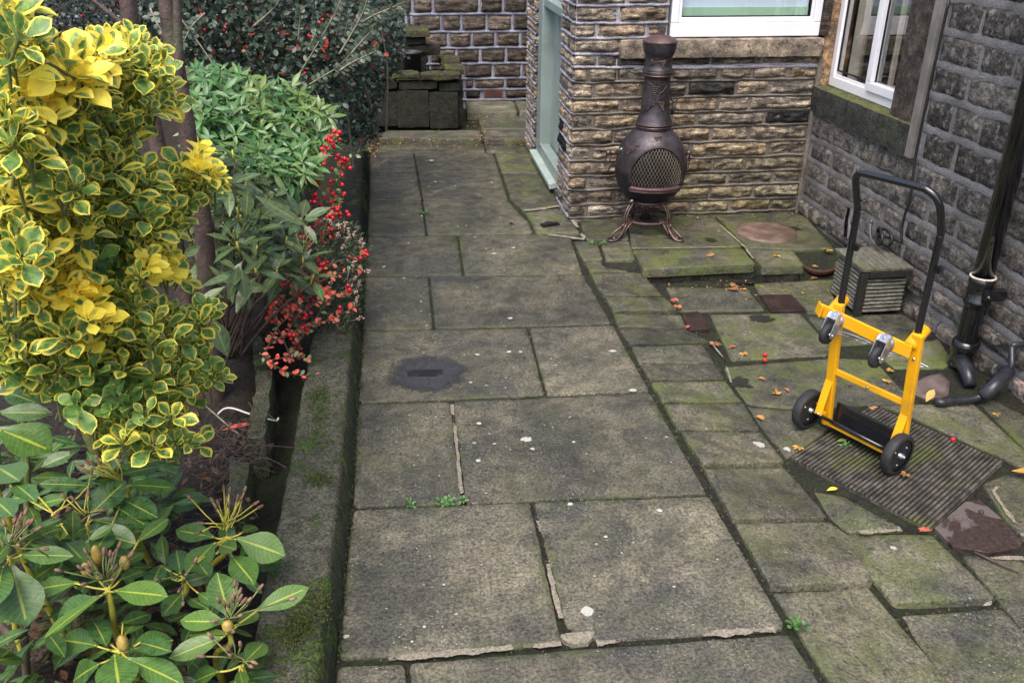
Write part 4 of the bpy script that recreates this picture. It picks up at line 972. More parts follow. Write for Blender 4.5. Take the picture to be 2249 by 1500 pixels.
for a, sgn in ((-.058, -1), (WP+.022, 1)):
    c = T(a, axz+.003, NAX); R_ = .088; ax = np.array([N_, Z_, A_])
    mb = MB(); mb.lathe([(.068, -.020), (.080, -.021), (.086, -.016), (R_, -.008), (R_, .008), (.086, .016), (.080, .021), (.068, .020)], c, 40, ax)
    for i in range(40):
        t = 2*math.pi*i/40; 
    wh = mb.build('wheel', M['rubber'], truck)
    mb = MB(); mb.lathe([(.001, -.010), (.03, -.012), (.05, -.009), (.068, -.017), (.070, 0), (.068, .017), (.05, .009), (.03, .012), (.001, .010)], c, 36, ax); mb.build('rim', M['plastic'], wh)
    mb = MB(); mb.tube([c-A_*.026, c+A_*.026], .011, 12); mb.tube([c+A_*sgn*.026, c+A_*sgn*.034], .006, 8)
    mb.build('hub', M['zinc'], wh)
    for t in (0.6, 2.7, 4.8): mb = MB(); mb.tube([c+(N_*math.cos(t)+Z_*math.sin(t))*.045-A_*.014, c+(N_*math.cos(t)+Z_*math.sin(t))*.045+A_*.014], .004, 8); mb.build('bolt', M['zinc'], wh)
# castors on the upper bar
for a in (.015, WP-.105):
    base = T(a, .545 if a < .1 else .535, .092); mb = MB()
    dd = nrm(N_*.75-Z_*.66); up_ = nrm(N_*.66+Z_*.75)                # castor trails down
    mb.lathe([(.001, .014), (.022, .013), (.030, .009), (.034, .002), (.034, -.004)], base, 24, np.array([A_, Z_, N_]))
    wc = base+N_*.046-Z_*.050; dv_ = nrm(wc-base)
    for s_ in (-1, 1):
        o_ = A_*s_*.021; rim_ = []
        for t in np.linspace(-1.2, 1.2, 7): rim_.append(wc+dv_*.017*math.cos(t)+np.cross(A_, dv_)*.017*math.sin(t))
        for t in np.linspace(1.9, 4.38, 7): rim_.append(base+N_*.012+dv_*.030*math.cos(t)+np.cross(A_, dv_)*.034*math.sin(t))
        m_ = len(rim_); mb.add([p+o_ for p in rim_]+[p+o_+A_*s_*.003 for p in rim_], [tuple(range(m_)), tuple(range(2*m_-1, m_-1, -1))]+[(i, (i+1) % m_, m_+(i+1) % m_, m_+i) for i in range(m_)], smooth=False)
    mb.bar(base+N_*.010+Z_*.032, base+N_*.034+Z_*.012, .046, .004, A_); mb.ball(base+N_*.020+Z_*.024, .007, 6); mb.tube([wc-A_*.029, wc+A_*.029], .006, 8)
    ca_ = mb.build('castor', M['zinc'], truck)
    mb = MB(); mb.lathe([(.012, -.013), (.034, -.014), (.041, -.010), (.044, 0), (.041, .010), (.034, .014), (.012, .013)], wc, 24, np.array([N_, Z_, A_])); mb.build('castor_wheel', M['rubber'], ca_)
for a in (.0, WP-.1):
    mb = MB(); mb.tube(smooth_path([T(a+.01, .49, .10), T(a+.05, .478, .06), T(a+.085, .462, .03), T(a+.10, .466, .045), T(a+.13, .47, .03)]), .0022, 5); mb.tube(smooth_path([T(a+.01, .50, .10), T(a+.07, .488, .05), T(a+.15, .475, .03)]), .0022, 5)
    mb.build('spring_clip', M['zinc'], truck)
hp = [T(-.006, .55, .04), T(-.006, .62, .05), T(-.005, .96, .055), T(-.005, .99, .058), T(-.006, 1.08, .092), T(-.002, 1.115, .108), T(.012, 1.138, .118), T(.038, 1.146, .122), T(.24, 1.148, .122), T(.29, 1.142, .120), T(.322, 1.118, .110), T(.334, 1.08, .096), T(.334, .99, .058), T(.333, .95, .055), T(.330, .62, .05), T(.33, .55, .04)]
mb = MB(); mb.tube(smooth_path(hp, 5), .0135, 14); hd = mb.build('handle', M['black_gloss'], truck)
for a, zz in ((-.005, .845), (.333, .862)):
    mb = MB(); mb.bar(T(a+.012, zz, .055), T(a+.034, zz-.004, .055), .024, .018, Z_); mb.build('catch', M['black_gloss'], hd)
for a, zz in ((.004, 1.03), (.004, .985)):
    mb = MB(); mb.tube([T(a, zz, .07), T(a+.028, zz-.002, .066)], .0035, 6); mb.build('hook', M['black_gloss'], hd)

# ------------------------------------------------------------------ slatted wooden box in the yard
def wood_mat(name, c1, c2, green=.3, axis=(1, 1, 1)):
    t = NT(name); co = t.coord('Object', axis); a = t.noise(co, 6, 6, .65); f = t.noise(t.coord(), 60, 4, .7)
    c = t.mix(t.ramp(a, (.35, .68)), c1, c2); c = t.mix(1.0, c, t.mix(t.ramp(f, (.3, .7)), (.6, .6, .6), (1.35, 1.35, 1.3)), 'MULTIPLY')
    c = t.mix(t.math('MULTIPLY', t.ramp(t.noise(t.coord(), 7, 5, .7), (.5, .64)), green), c, (.07, .085, .02))
    return t.set(col=c, rough=.75, normal=t.bump(t.math('ADD', a, f), .6, .006))
M['slat'] = wood_mat('weathered_timber', (.10, .095, .08), (.28, .265, .225), .25, (2, 2, 14))
M['slat_dark'] = wood_mat('dark_timber', (.006, .006, .005), (.018, .017, .014), .0, (14, 14, 2))
x0, x1, y0, y1, zt = 2.522, 2.80, 4.15, 4.465, .165
wb = thing('slatted_box', 'weathered grey slatted timber box cover against the house wall behind the truck', 'wooden box', ((x0+x1)/2, (y0+y1)/2, g))
mb = MB(); H_ = zt-g; ns = 11
for i in range(ns):
    z = g+.012+(H_-.03)*(i+.5)/ns; h = (H_-.03)/ns*.58
    mb.box(V((x0+x1)/2, y0+.012, z), (x1-x0-.02, .012, h)); mb.box(V(x0+.012, (y0+y1)/2, z), (.012, y1-y0-.02, h))
mb.build('side_slats', M['slat'], wb, .002)
mb = MB(); mb.box(V((x0+x1)/2, (y0+y1)/2, g+H_/2-.01), (x1-x0-.05, y1-y0-.05, H_-.04)); mb.build('liner', M['seal'], wb)
mb = MB(); mb.box(V(x0+.012, y0+.006, g+H_/2-.012), (.040, .036, H_-.024)); mb.box(V((x0+x1)/2+.02, y0-.002, zt-.034), (x1-x0-.03, .024, .034)); mb.build('corner_post', M['slat_dark'], wb, .002)
mb = MB()
for i in range(4):
    wv = (x1-x0+.02)/4; mb.box(V(x0-.01+wv*(i+.5), (y0+y1)/2, zt-.006), (wv-.004, y1-y0+.02, .016))
mb.build('top_boards', wood_mat('top_timber', (.07, .065, .05), (.16, .15, .12), .6, (12, 2, 2)), wb, .002)

# ------------------------------------------------------------------ pipes
M['pipe'] = simple_mat('black_pipe', (.007, .007, .008), .2, 0, .2, 8, .04, dirt=(.02, .019, .018, .15), coat=.5)
M['pipe_pl'] = simple_mat('grey_black_plastic', (.022, .024, .030), .34, 0, .25, 10, .1, dirt=(.08, .075, .065, .6))
PX, PYY = 2.755, 3.53
dp = thing('drainpipe', 'thick black iron soil pipe running down the house wall beside the yellow truck', 'drainpipe', (PX, PYY, g))
mb = MB(); mb.tube([V(PX, PYY, .28), V(PX, PYY, 2.6)], .047, 28); mb.build('pipe', M['pipe'], dp)
mb = MB(); mb.lathe([(.048, .36), (.057, .358), (.058, .33), (.055, .32), (.055, .25), (.061, .245), (.061, .228), (.055, .222), (.051, .20), (.049, .02), (.049, -.02)], V(PX, PYY, 0), 28); mb.build('collar', M['pipe'], dp)
mb = MB(); mb.lathe([(.049, .03), (.060, .028), (.063, .0), (.063, -.03), (.058, -.036), (.058, -.09), (.063, -.096), (.063, -.112), (.057, -.12), (.056, -.30)], V(PX, PYY, 0), 28); mb.build('socket', M['pipe'], dp)
mb = MB(); mb.tube([V(PX+.0, PYY-.02, .29), V(XR, PYY-.05, .30)], .016, 8); mb.box(V(PX+.03, PYY-.07, .29), (.10, .03, .05)); mb.ball(V(PX-.01, PYY-.085, .285), .014, 8); mb.build('bracket', M['pipe'], dp, .003)
mb = MB(); mb.lathe([(.0545+.005*math.cos(t), .359+.006*math.sin(t)) for t in np.linspace(0, 6.283, 8)], V(PX, PYY, 0), 28); mb.build('sealant', simple_mat('dry_sealant', (.5, .46, .38), .8, 0, .3, 60, .5), dp)
mb = MB(); q = at_z(2128, 838, -.10); mb.tube([V(PX-.02, PYY-.0, -.06), q+V(0, .03, .04), q+V(-.02, -.04, .0)], [.038, .034, .028], 16); mb.build('branch', M['pipe_pl'], dp)
wp = thing('waste_pipe', 'thin black waste pipe with an elbow and ribbed collar at the foot of the wall', 'waste pipe', at_z(2170, 860, g))
e1, e2, e3 = at_x(2229, 757, 2.80), at_x(2222, 800, 2.77), at_x(2212, 820, 2.76)
mb = MB(); mb.tube(smooth_path([e1+V(.06, 0, .0), e1, e1+V(-.012, -.002, -.016), e2, e3]), .0135, 12); mb.build('small_pipe', M['pipe_pl'], wp)
f1, f2, f3, f4 = at_x(2208, 822, 2.75), at_z(2182, 850, -.02), at_z(2160, 868, -.065), at_z(2140, 876, -.08)
mb = MB(); mb.tube(smooth_path([f1+V(0.01, .0, .015), f2, f3]), [.032]*9, 18); mb.build('trap', M['pipe_pl'], wp)
mb = MB()
dv = nrm(f3-f1)
for t in (.0, .28, .5, .9):
    c = f1+(f3-f1)*t; mb.tube([c-dv*.006, c+dv*.006], .0365, 20)
mb.build('collar', M['pipe_pl'], wp)
mb = MB(); mb.tube(smooth_path([f3+V(.01, 0, .01), f4, at_z(2100, 880, -.085), at_z(2066, 884, -.085), at_z(2056, 880, -.09)]), .0165, 14); mb.build('outlet', M['pipe_pl'], wp)
# clay channel the pipes drain into
mb = MB(); gp = [at_z(x, y, g+.006) for x, y in ((2008, 840), (2036, 826), (2066, 818), (2086, 838), (2084, 862), (2060, 872), (2030, 870), (2010, 860))]; gc_ = sum(gp)/8
mb.add([p-V(0, 0, .04) for p in gp]+gp+[p*.75+gc_*.25-V(0, 0, .006+.006*math.sin(i*2)) for i, p in enumerate(gp)]+[gc_-V(0, 0, .014)], [(i+8*r, (i+1) % 8+8*r, (i+1) % 8+8*r+8, i+8*r+8) for r in (0, 1) for i in range(8)]+[(16+i, 16+(i+1) % 8, 24) for i in range(8)])
tag(mb.build('clay_gully', simple_mat('pinkish_clay', (.12, .088, .08), .6, 0, .4, 9, .5, dirt=(.03, .03, .028, .8))), 'dirty pink clay drain gully under the foot of the soil pipe', 'drain gully')
mb = MB()
pts = [at_x(2084, 0, XR-.034)]+[at_x(x, y, XR-.036) for x, y in ((2060, 110), (2040, 200), (2020, 298), (2010, 350), (2004, 400), (1998, 440), (1988, 470), (1981, 500), (1980, 532))]
mb.tube(smooth_path(pts), .0075, 6)
coil = [V(2.76+.03*math.sin(t*.5), 4.42, .235)+V(.012*math.cos(t), .072*math.cos(t), .046*math.sin(t)+.008*t/6) for t in np.linspace(0, 12.5, 50)]
mb.tube(smooth_path([pts[-1], coil[0]*.5+pts[-1]*.5]+coil), .0085, 8)
tag(mb.build('hanging_cable', M['seal']), 'black cable hanging down the house wall and coiled above the slatted box', 'cable')
mb = MB(); pts = [at_x(1912, 492, XR-.02), at_x(1911, 515, XR-.03), at_x(1918, 535, XR-.03), at_x(1930, 545, XR-.04), at_x(1948, 560, XR-.06)]; mb.tube(smooth_path(pts), .007, 6)
mb.ball(at_x(1914, 487, XR-.008), .012, 6)
tag(mb.build('short_hose', simple_mat('grey_hose', (.10, .10, .11), .5)), 'short grey hose sticking out of the wall left of the cable coil', 'hose')

# ------------------------------------------------------------------ covers and boards on the ground
c = at_z(1683, 511, .0); mb = MB(); pr = [(.001, .018), (.12, .017), (.175, .014), (.196, .006), (.20, -.01)]
n = 40; vs = []
for r, z in pr:
    for k in range(n):
        t = 2*math.pi*k/n; w_ = 1+.03*math.sin(3*t+1)+.02*math.sin(7*t); vs.append(c+V(math.cos(t)*r*1.0*w_, math.sin(t)*r*1.0*w_, z+.002*fbm((math.cos(t)*r, math.sin(t)*r, 0), 20)))
mb.add(vs, [(i*n+k, i*n+(k+1) % n, (i+1)*n+(k+1) % n, (i+1)*n+k) for i in range(len(pr)-1) for k in range(n)])
tag(mb.build('round_slab', simple_mat('reddish_sandstone', (.14, .092, .072), .55, 0, .45, 6, .6, dirt=(.035, .034, .028, .85))), 'round reddish stone slab on the upper patio near the wall corner', 'stone slab')
def cover(name, pts, z, mat, label, cat, th=.03, frame=None, ridges=0, dirn=0):
    P = [at_z(x, y, z) for x, y in pts]; mb = MB(); n = len(P); cen = sum(P)/n
    top = [p+V(0, 0, .004) for p in P]; mb.add(top+[p-V(0, 0, th) for p in P], [tuple(range(n))]+[(i, n+i, n+(i+1) % n, (i+1) % n) for i in range(n)], smooth=False)
    if ridges:
        a, b, c_, d_ = top if dirn == 0 else top[1:]+top[:1]
        for i in range(ridges):
            t = (i+.5)/ridges; p, q = a+(b-a)*t, d_+(c_-d_)*t; mb.bar(p*.96+q*.04+V(0, 0, .002), q*.96+p*.04+V(0, 0, .002), np.linalg.norm(b-a)/ridges*.55, .007, b-a)
    o = mb.build(name, mat, None, .002); return tag(o, label, cat)
rust = simple_mat('wet_rusty_iron', (.055, .036, .032), .4, .3, .35, 9, .5, dirt=(.10, .055, .04, .5))
cover('drain_cover', [(1670, 649), (1736, 647), (1772, 683), (1692, 685)], G0, rust, 'square rusty metal plate set in the yard slabs beside the slatted box', 'drain cover', ridges=14)
cover('drain_grate', [(1496, 690), (1533, 685), (1559, 723), (1511, 727)], G0+.012, rust, 'small rusty ridged grate among red maple leaves beside the setts', 'drain grate', ridges=9)
def puddle_mat():
    t = NT('rusty_plate_with_puddle'); co = t.coord(); n = t.noise(co, 5.5, 5, .6, .6); f = t.noise(co, 60, 4, .7); wet = t.ramp(n, (.50, .56))
    c = t.mix(t.ramp(f, (.35, .65)), (.022, .013, .010), (.05, .032, .027)); c = t.mix(wet, c, (.115, .095, .09))
    return t.set(col=c, rough=t.mix(wet, (.55,)*3, (.25,)*3), normal=t.bump(f, .4, .006))
cover('inspection_cover', [(2052, 1160), (2118, 1104), (2150, 1098), (2200, 1140), (2246, 1190), (2240, 1204), (2172, 1216), (2092, 1200)], G0+.004, puddle_mat(), 'wet dark brown rusty inspection cover near the corner of the ridged board', 'inspection cover')
mb = MB(); mb.ball(at_z(2155, 1125, G0+.01), .010, 6); tag(mb.build('cover_bolt', rust), 'single raised bolt on the wet brown inspection cover', 'bolt')
# ridged decking board
a, b, c_, d_ = [at_z(x, y, G0) for x, y in ((1722, 1014), (1915, 891), (2203, 1016), (2042, 1164))]
a = d_+(b-c_)*1.02
mb = MB(); R_ = 34
for i in range(R_):
    t = (i+.5)/R_; p, q = a+(d_-a)*t, b+(c_-b)*t; w_ = np.linalg.norm(d_-a)/R_
    gapb = (i % 11 == 10)
    mb.bar(p+V(0, 0, -.004), q+V(0, 0, -.004), w_*(.62 if not gapb else .5), .022, d_-a)
mb.add([a+V(0, 0, -.008), d_+V(0, 0, -.008), c_+V(0, 0, -.008), b+V(0, 0, -.008)], [(0, 1, 2, 3)], smooth=False)
M['deck'] = wood_mat('wet_decking', (.03, .027, .023), (.11, .098, .085), .75, (3, 3, 3))
tag(mb.build('ridged_board', M['deck'], None, .002), 'wet dark ridged decking board laid on the yard under the truck wheels', 'decking board')
# scorched damp spot with a small grate in the path
def damp_mat():
    t = NT('damp_stone'); co = t.coord(); n = t.noise(co, 22, 5, .7); f = t.noise(co, 110, 4, .7)
    c = t.mix(t.ramp(f, (.3, .7)), (.022, .022, .026), (.055, .053, .056)); c = t.mix(t.ramp(n, (.5, .7, 0, .5)), c, (.075, .07, .07))
    return t.set(col=c, rough=t.ramp(n, (.3, .7, .22, .5)), normal=t.bump(f, .5, .006))
mb = MB(); m_ = 72; cen = at_z(938, 819, .004); rx, ry = np.linalg.norm(at_z(1022, 819)-at_z(860, 819))/2, np.linalg.norm(at_z(938, 860)-at_z(938, 781))/2
ring = []
for k in range(m_):
    t = 2*math.pi*k/m_; w_ = 1+.04*math.sin(4*t)+.03*math.sin(9*t+1)+.06*fbm((math.cos(t), math.sin(t), 4), 2.5, 4); ring.append(cen+V(math.cos(t)*rx*w_, math.sin(t)*ry*w_, 0))
decal(mb, cen, [cen+(r-cen)*1.18 for r in ring])
o = mb.build('damp_patch', decal_mat('damp_stone', (.016, .016, .019), (.060, .058, .056), .34, 30, .0, .85)); o['kind'] = 'structure'
mb = MB()
for i in range(7):
    for j in range(2): mb.box(at_z(908+8*i, 814+9*j, .007), (.018, .014, .006))
mb.box(at_z(933, 819, .004), (.155, .05, .005))
tag(mb.build('gully_grate', M['iron_dark'], None, .001), 'small black grate in the middle of the round damp patch on the path', 'drain grate')
def wet_patch(px, py, rx, ry, z, sd_):
    c = at_z(px, py, z); mb = MB(); a, b = np.linalg.norm(at_z(px+rx, py, z)-c), np.linalg.norm(at_z(px, py+ry, z)-c); m_ = 60; rg = []
    for k in range(m_):
        t = 2*math.pi*k/m_; w_ = 1+.5*fbm((math.cos(t)*1.3+sd_, math.sin(t)*1.3, 4), 1.2, 5); rg.append(c+V(math.cos(t)*a*w_, math.sin(t)*b*w_, .0038))
    decal(mb, c+V(0, 0, .0038), rg); o = mb.build('wet_stain', WET); o['kind'] = 'structure'
WET = decal_mat('soaked_stone', (.010, .010, .009), (.032, .032, .026), .3, 26)
for i, (px, py, rx, ry, z) in enumerate(((1672, 702, 36, 10, G0), (1622, 842, 34, 14, G0), (1660, 620, 60, 5, G0), (1742, 503, 20, 5, 0), (1562, 528, 13, 5, 0))): wet_patch(px, py, rx, ry, z, i*3.1)
# pale lichen on the flagstones
mb = MB(); LS = [(1157, 966, 15, 6.5), (1169, 987, 6, 3), (1390, 858, 10, 4), (1345, 772, 10, 3), (1118, 774, 7, 2.5), (1143, 774, 5, 2.5), (1050, 1013, 7, 4), (1042, 974, 5, 2), (1086, 976, 5, 2), (1052, 931, 7, 3), (1260, 972, 5, 2.5), (1448, 1122, 8, 4.5), (1252, 1108, 7, 4), (1068, 1084, 4, 2), (975, 1285, 4, 2.5), (1002, 1350, 4, 2.5), (1150, 1284, 3, 2), (905, 1410, 4, 2), (1310, 1196, 4, 2), (1120, 700, 7, 2), (1085, 558, 6, 1.6), (1128, 545, 6, 1.6), (1480, 1290, 4, 2), (1330, 1180, 5, 3)]
for k in range(170): 
    x, y = random.uniform(800, 1600), random.uniform(360, 1480); r = random.uniform(1.0, 2.6); LS.append((x, y, r*1.2, r*.55))
for x, y, rx, ry in LS:
    c = at_z(x, y, 0); 
    if not (-.1 < c[0] < 1.05): continue
    a, b = np.linalg.norm(at_z(x+rx, y)-c), np.linalg.norm(at_z(x, y+ry)-c); m_ = 16; o_ = random.random()*6
    rg = [c+V(math.cos(t)*a*(1+.35*fbm((math.cos(t)+o_, math.sin(t), o_), 1.5, 3)), math.sin(t)*b*(1+.35*fbm((math.cos(t)+o_, math.sin(t), o_), 1.5, 3)), .0035) for t in np.linspace(0, 6.283, m_, endpoint=False)]
    decal(mb, c+V(0, 0, .0035), rg)
o = mb.build('lichen', decal_mat('pale_lichen', (.26, .25, .21), (.52, .51, .44), .9, 150, .25, .5)); o['kind'] = 'stuff'
# terracotta piece in the yard corner
c = at_z(1796, 582, G0+.05); mb = MB()
mb.lathe([(.10, -.05), (.128, -.02), (.138, .03), (.134, .034), (.125, .03), (.112, -.01), (.05, -.03), (.001, -.032)], c, 28, np.array([V(.85, 0, 0), V(0, .80, .12), V(0, -.1, .6)]))
pot = mb.build('terracotta_dish', simple_mat('old_terracotta', (.085, .035, .026), .5, 0, .35, 10, .4, dirt=(.03, .026, .022, .6))); tag(pot, 'tilted reddish terracotta dish holding fallen leaves beside the slatted box', 'dish')

# ------------------------------------------------------------------ raised planter, pillar, pot at the back
YB = float(at_z(945, 283, ZT)[1])
def pbox(mb, x0_, x1_, y0_, y1_, Y, dep=.06, amp=.006, seed=0.0, col=(1, 1, 1, 1)):
    p, q = at_y(x0_, y1_, Y), at_y(x1_, y0_, Y); rough_block(mb, V((p[0]+q[0])/2, Y+dep/2, (p[2]+q[2])/2), (q[0]-p[0], dep, q[2]-p[2]), None, amp, .035, col, 0, seed)
pl = thing('raised_planter', 'dark raised planter of upright stone slabs with mossy coping against the back wall', 'planter', at_z(920, 283, ZT))
for k, (a, b, c_, d_) in enumerate([(760, 871, 202, 281), (874, 941, 199, 282), (944, 1006, 203, 284)]):
    mb = MB(); pbox(mb, a, b, c_, d_, YB-.004*k, .07, .006, k*4.0); mb.build('slab', M['planter'], pl)
for k, (a, b, c_, d_) in enumerate([(770, 872, 178, 199), (875, 961, 178, 198), (964, 1012, 182, 202)]):
    mb = MB(); pbox(mb, a, b, c_, d_, YB+.01*k-.01, .10, .008, k*3+9.0); mb.build('walling_stone', M['planter'], pl)
for k, (a, b, c_, d_) in enumerate([(780, 922, 161, 176), (925, 1011, 163, 178)]):
    mb = MB(); pbox(mb, a, b, c_, d_, YB-.03, .17, .012, k*3+19.0); mb.build('coping_stone', M['coping'], pl)
xr_ = float(at_y(1012, 240, YB)[0])
mb = MB(); rough_block(mb, V(xr_-.0, YB+.50, .27), (.06, .86, .42), None, .008, .05, seed=31.); mb.build('slab', M['planter'], pl)
mb = MB(); rough_block(mb, V(xr_-.03, YB+.32, .535), (.17, .34, .055), None, .014, .04, seed=33.); rough_block(mb, V(xr_-.04, YB+.68, .55), (.19, .36, .06), None, .014, .04, seed=35.); mb.build('coping_stone', M['coping'], pl)
mb = MB(); rough_block(mb, V(xr_-.55, YB+.45, .36), (1.1, .74, .2), None, .02, .08, seed=36.); mb.build('soil', M['soil'], pl)
pil = thing('stone_pillar', 'dark stack of rough stones with a flat cap behind the planter', 'pillar', at_y(912, 150, YB+.5))
mb = MB(); pbox(mb, 872, 944, 67, 83, YB+.42, .34, .008, 41.); mb.build('cap_stone', M['coping'], pil)
for k, (a, b, c_, d_) in enumerate([(880, 936, 84, 99), (876, 938, 100, 116), (880, 968, 104, 124), (872, 935, 117, 175)]):
    mb = MB(); pbox(mb, a, b, c_, d_, YB+.46+.012*k, .26, .010, 43.+k*2); mb.build('stone', M['planter'], pil)
pt = at_y(906, 160, YB+.32); mb = MB(); mb.lathe([(.001, -.14), (.075, -.14), (.088, .10), (.096, .10), (.096, .12), (.085, .12), (.08, .06), (.001, .06)], pt+V(0, 0, .07), 28)
tag(mb.build('plant_pot', M['plastic']), 'empty black plastic pot standing inside the raised planter', 'plant pot')
# ------------------------------------------------------------------ planting
class LB:
    def __init__(s): s.p = []; s.d = []; s.n = []; s.L = []; s.W = []; s.cu = []; s.fo = []; s.c = []
    def add(s, p, d, n, L, W, cu, fo, c):
        s.p.append(p); s.d.append(d); s.n.append(n); s.L.append(L); s.W.append(W); s.cu.append(cu); s.fo.append(fo); s.c.append(c)
    def build(s, name, mat, parent=None, **k):
        return leaf_mesh(name, s.p, s.d, s.n, np.array(s.L), np.array(s.W), np.array(s.cu), np.array(s.fo), np.array(s.c), mat, parent, **k)
def basis(ax):
    ax = nrm(ax); a = V(0, 0, 1) if abs(ax[2]) < .9 else V(1, 0, 0); x = nrm(np.cross(ax, a)); return x, np.cross(ax, x), ax
def erode(poly, r):
    """keeps sample points whose whole rosette stays inside the outline"""
    def f(X):
        ok = np.ones(len(X), bool)
        for t in np.linspace(0, 6.283, 9)[:-1]:
            x = np.clip(X[:, 0]+r*math.cos(t), 1, 9999); y = np.clip(X[:, 1]+r*math.sin(t), 1, 9999); ok &= inside(poly, x, y)
        return X[ok]
    return f
def stuff(o): o['kind'] = 'stuff'; return o
def whorl(lb, c, ax, n, L, W, el0, el1, col, cu=.15, fo=.25, twist=None, jL=.2, r0=.004):
    """rosette: leaves from upright (centre) to spreading (outside); el = angle from the axis"""
    x, y, z = basis(ax); t0 = random.random()*6.28 if twist is None else twist
    for i in range(n):
        f = i/max(1, n-1); t = t0+i*2.39996+random.uniform(-.25, .25); el = el0+(el1-el0)*f+random.uniform(-.12, .12)
        o = x*math.cos(t)+y*math.sin(t); d = z*math.cos(el)+o*math.sin(el); nn = z*math.sin(el)-o*math.cos(el)
        l = L*(.6+.4*f)*random.uniform(1-jL, 1+jL)
        cc_ = col() if callable(col) else col
        lb.add(c+o*r0-z*(.012*f*L/.05), d, nn+RNG.normal(0, .15, 3), l, W*l/L*random.uniform(.85, 1.15), cu*random.uniform(.3, 1.6), fo*random.uniform(.4, 1.4), cc_)
M['euon'] = leaf_mat('variegated_leaf', 'var', (.085, .175, .042), (.95, .76, .10), rough=.42, trans=.40)
M['rhodo'] = leaf_mat('glossy_leaf', 'hue', (.022, .068, .020), (.085, .16, .028), (.34, .38, .05), rough=.34, trans=.1, spec=.4)
M['rhodo2'] = leaf_mat('dull_olive_leaf', 'hue', (.030, .066, .026), (.10, .12, .035), (.24, .28, .06), rough=.32, trans=.1, spec=.45)
M['choi'] = leaf_mat('bright_leaf', 'hue', (.032, .100, .028), (.17, .22, .05), (.10, .22, .07), rough=.35, trans=.2)
M['coto'] = leaf_mat('small_dark_leaf', 'hue', (.016, .040, .026), (.52, .065, .04), None, rough=.4, trans=.1)
M['mossleaf'] = leaf_mat('moss_frond', 'hue', (.020, .036, .006), (.08, .10, .01), None, rough=.8, trans=.1)
M['cotog'] = leaf_mat('fresh_small_leaf', 'hue', (.040, .095, .040), (.55, .07, .045), None, rough=.4, trans=.15)
M['dead'] = leaf_mat('fallen_leaf', 'hue', (.16, .075, .035), (.50, .27, .06), None, rough=.6, trans=.1)
M['deadred'] = leaf_mat('fallen_red_leaf', 'hue', (.30, .05, .04), (.40, .14, .06), None, rough=.55, trans=.1)
M['stem'] = simple_mat('green_stem', (.13, .15, .045), .6, var=.3, sc=30)
M['petiole'] = simple_mat('yellow_petiole', (.42, .37, .05), .45, var=.2, sc=30)
M['twig'] = simple_mat('brown_twig', (.10, .065, .05), .75, var=.35, sc=30, bump=.3)
M['paletwig'] = simple_mat('pale_twig', (.22, .19, .14), .75, var=.3, sc=30)
def bark_mat():
    t = NT('purple_brown_bark'); co = t.coord('Object', (1.5, 1.5, 1)); a = t.noise(co, 9, 5, .6); f = t.noise(t.coord(), 70, 4, .7)
    c = t.mix(t.ramp(a, (.35, .66)), (.042, .028, .025), (.100, .064, .054)); c = t.mix(t.ramp(t.noise(t.coord('Object', (3, 3, 12)), 34, 2), (.64, .70, 0, .6)), c, (.34, .27, .22))
    c = t.mix(t.ramp(t.noise(t.coord(), 6, 4), (.52, .68, 0, .5)), c, (.09, .10, .05))
    return t.set(col=c, rough=.55, normal=t.bump(t.math('ADD', a, f), .6, .008))
M['bark'] = bark_mat(); M['berry'] = simple_mat('red_berry', (.55, .010, .022), .25, var=.2, sc=40, bump=0)
M['dry'] = simple_mat('dry_flower', (.20, .115, .07), .8, var=.4, sc=60, bump=.2)
toC = lambda p: nrm(CAM-p)

# --- the young tree with two stems
tree = thing('tree', 'slender purple brown tree with several bare trunks rising through the golden shrub', 'tree', at_z(470, 893, .05))
yT = float(at_z(475, 890, .02)[1])
def trunk(pts, r0, r1, name='trunk', dy=0.0, fl=1.0):
    P = smooth_path([at_y(x, y, yT+dy+k*.0) for k, (x, y) in enumerate(pts)], 6); n = len(P)
    R_ = np.linspace(r0, r1, n)*(1+.04*np.array([fbm((p[0], p[1], p[2]), 9, 3) for p in P])); R_[:3] *= np.array([1.25, 1.12, 1.05])**fl
    mb = MB(); mb.tube(P, R_, 14); return mb.build(name, M['bark'], tree)
trunk([(476, 905), (470, 840), (462, 700), (452, 560), (440, 450), (418, 330), (405, 250), (388, 150), (372, 60), (360, -60)], .040, .026)
trunk([(455, 900), (432, 780), (405, 660), (378, 500), (345, 320), (318, 200), (298, 110), (280, 0), (268, -60)], .036, .028, dy=.05)
trunk([(392, 170), (392, 120), (390, 60), (388, -60)], .018, .014, dy=-.02, fl=0)
trunk([(296, 78), (262, 48), (225, 18), (190, -10)], .010, .007, 'branch', dy=.06, fl=0)
trunk([(285, 330), (280, 250), (282, 180), (285, 120)], .014, .010, 'branch', dy=-.25, fl=0)

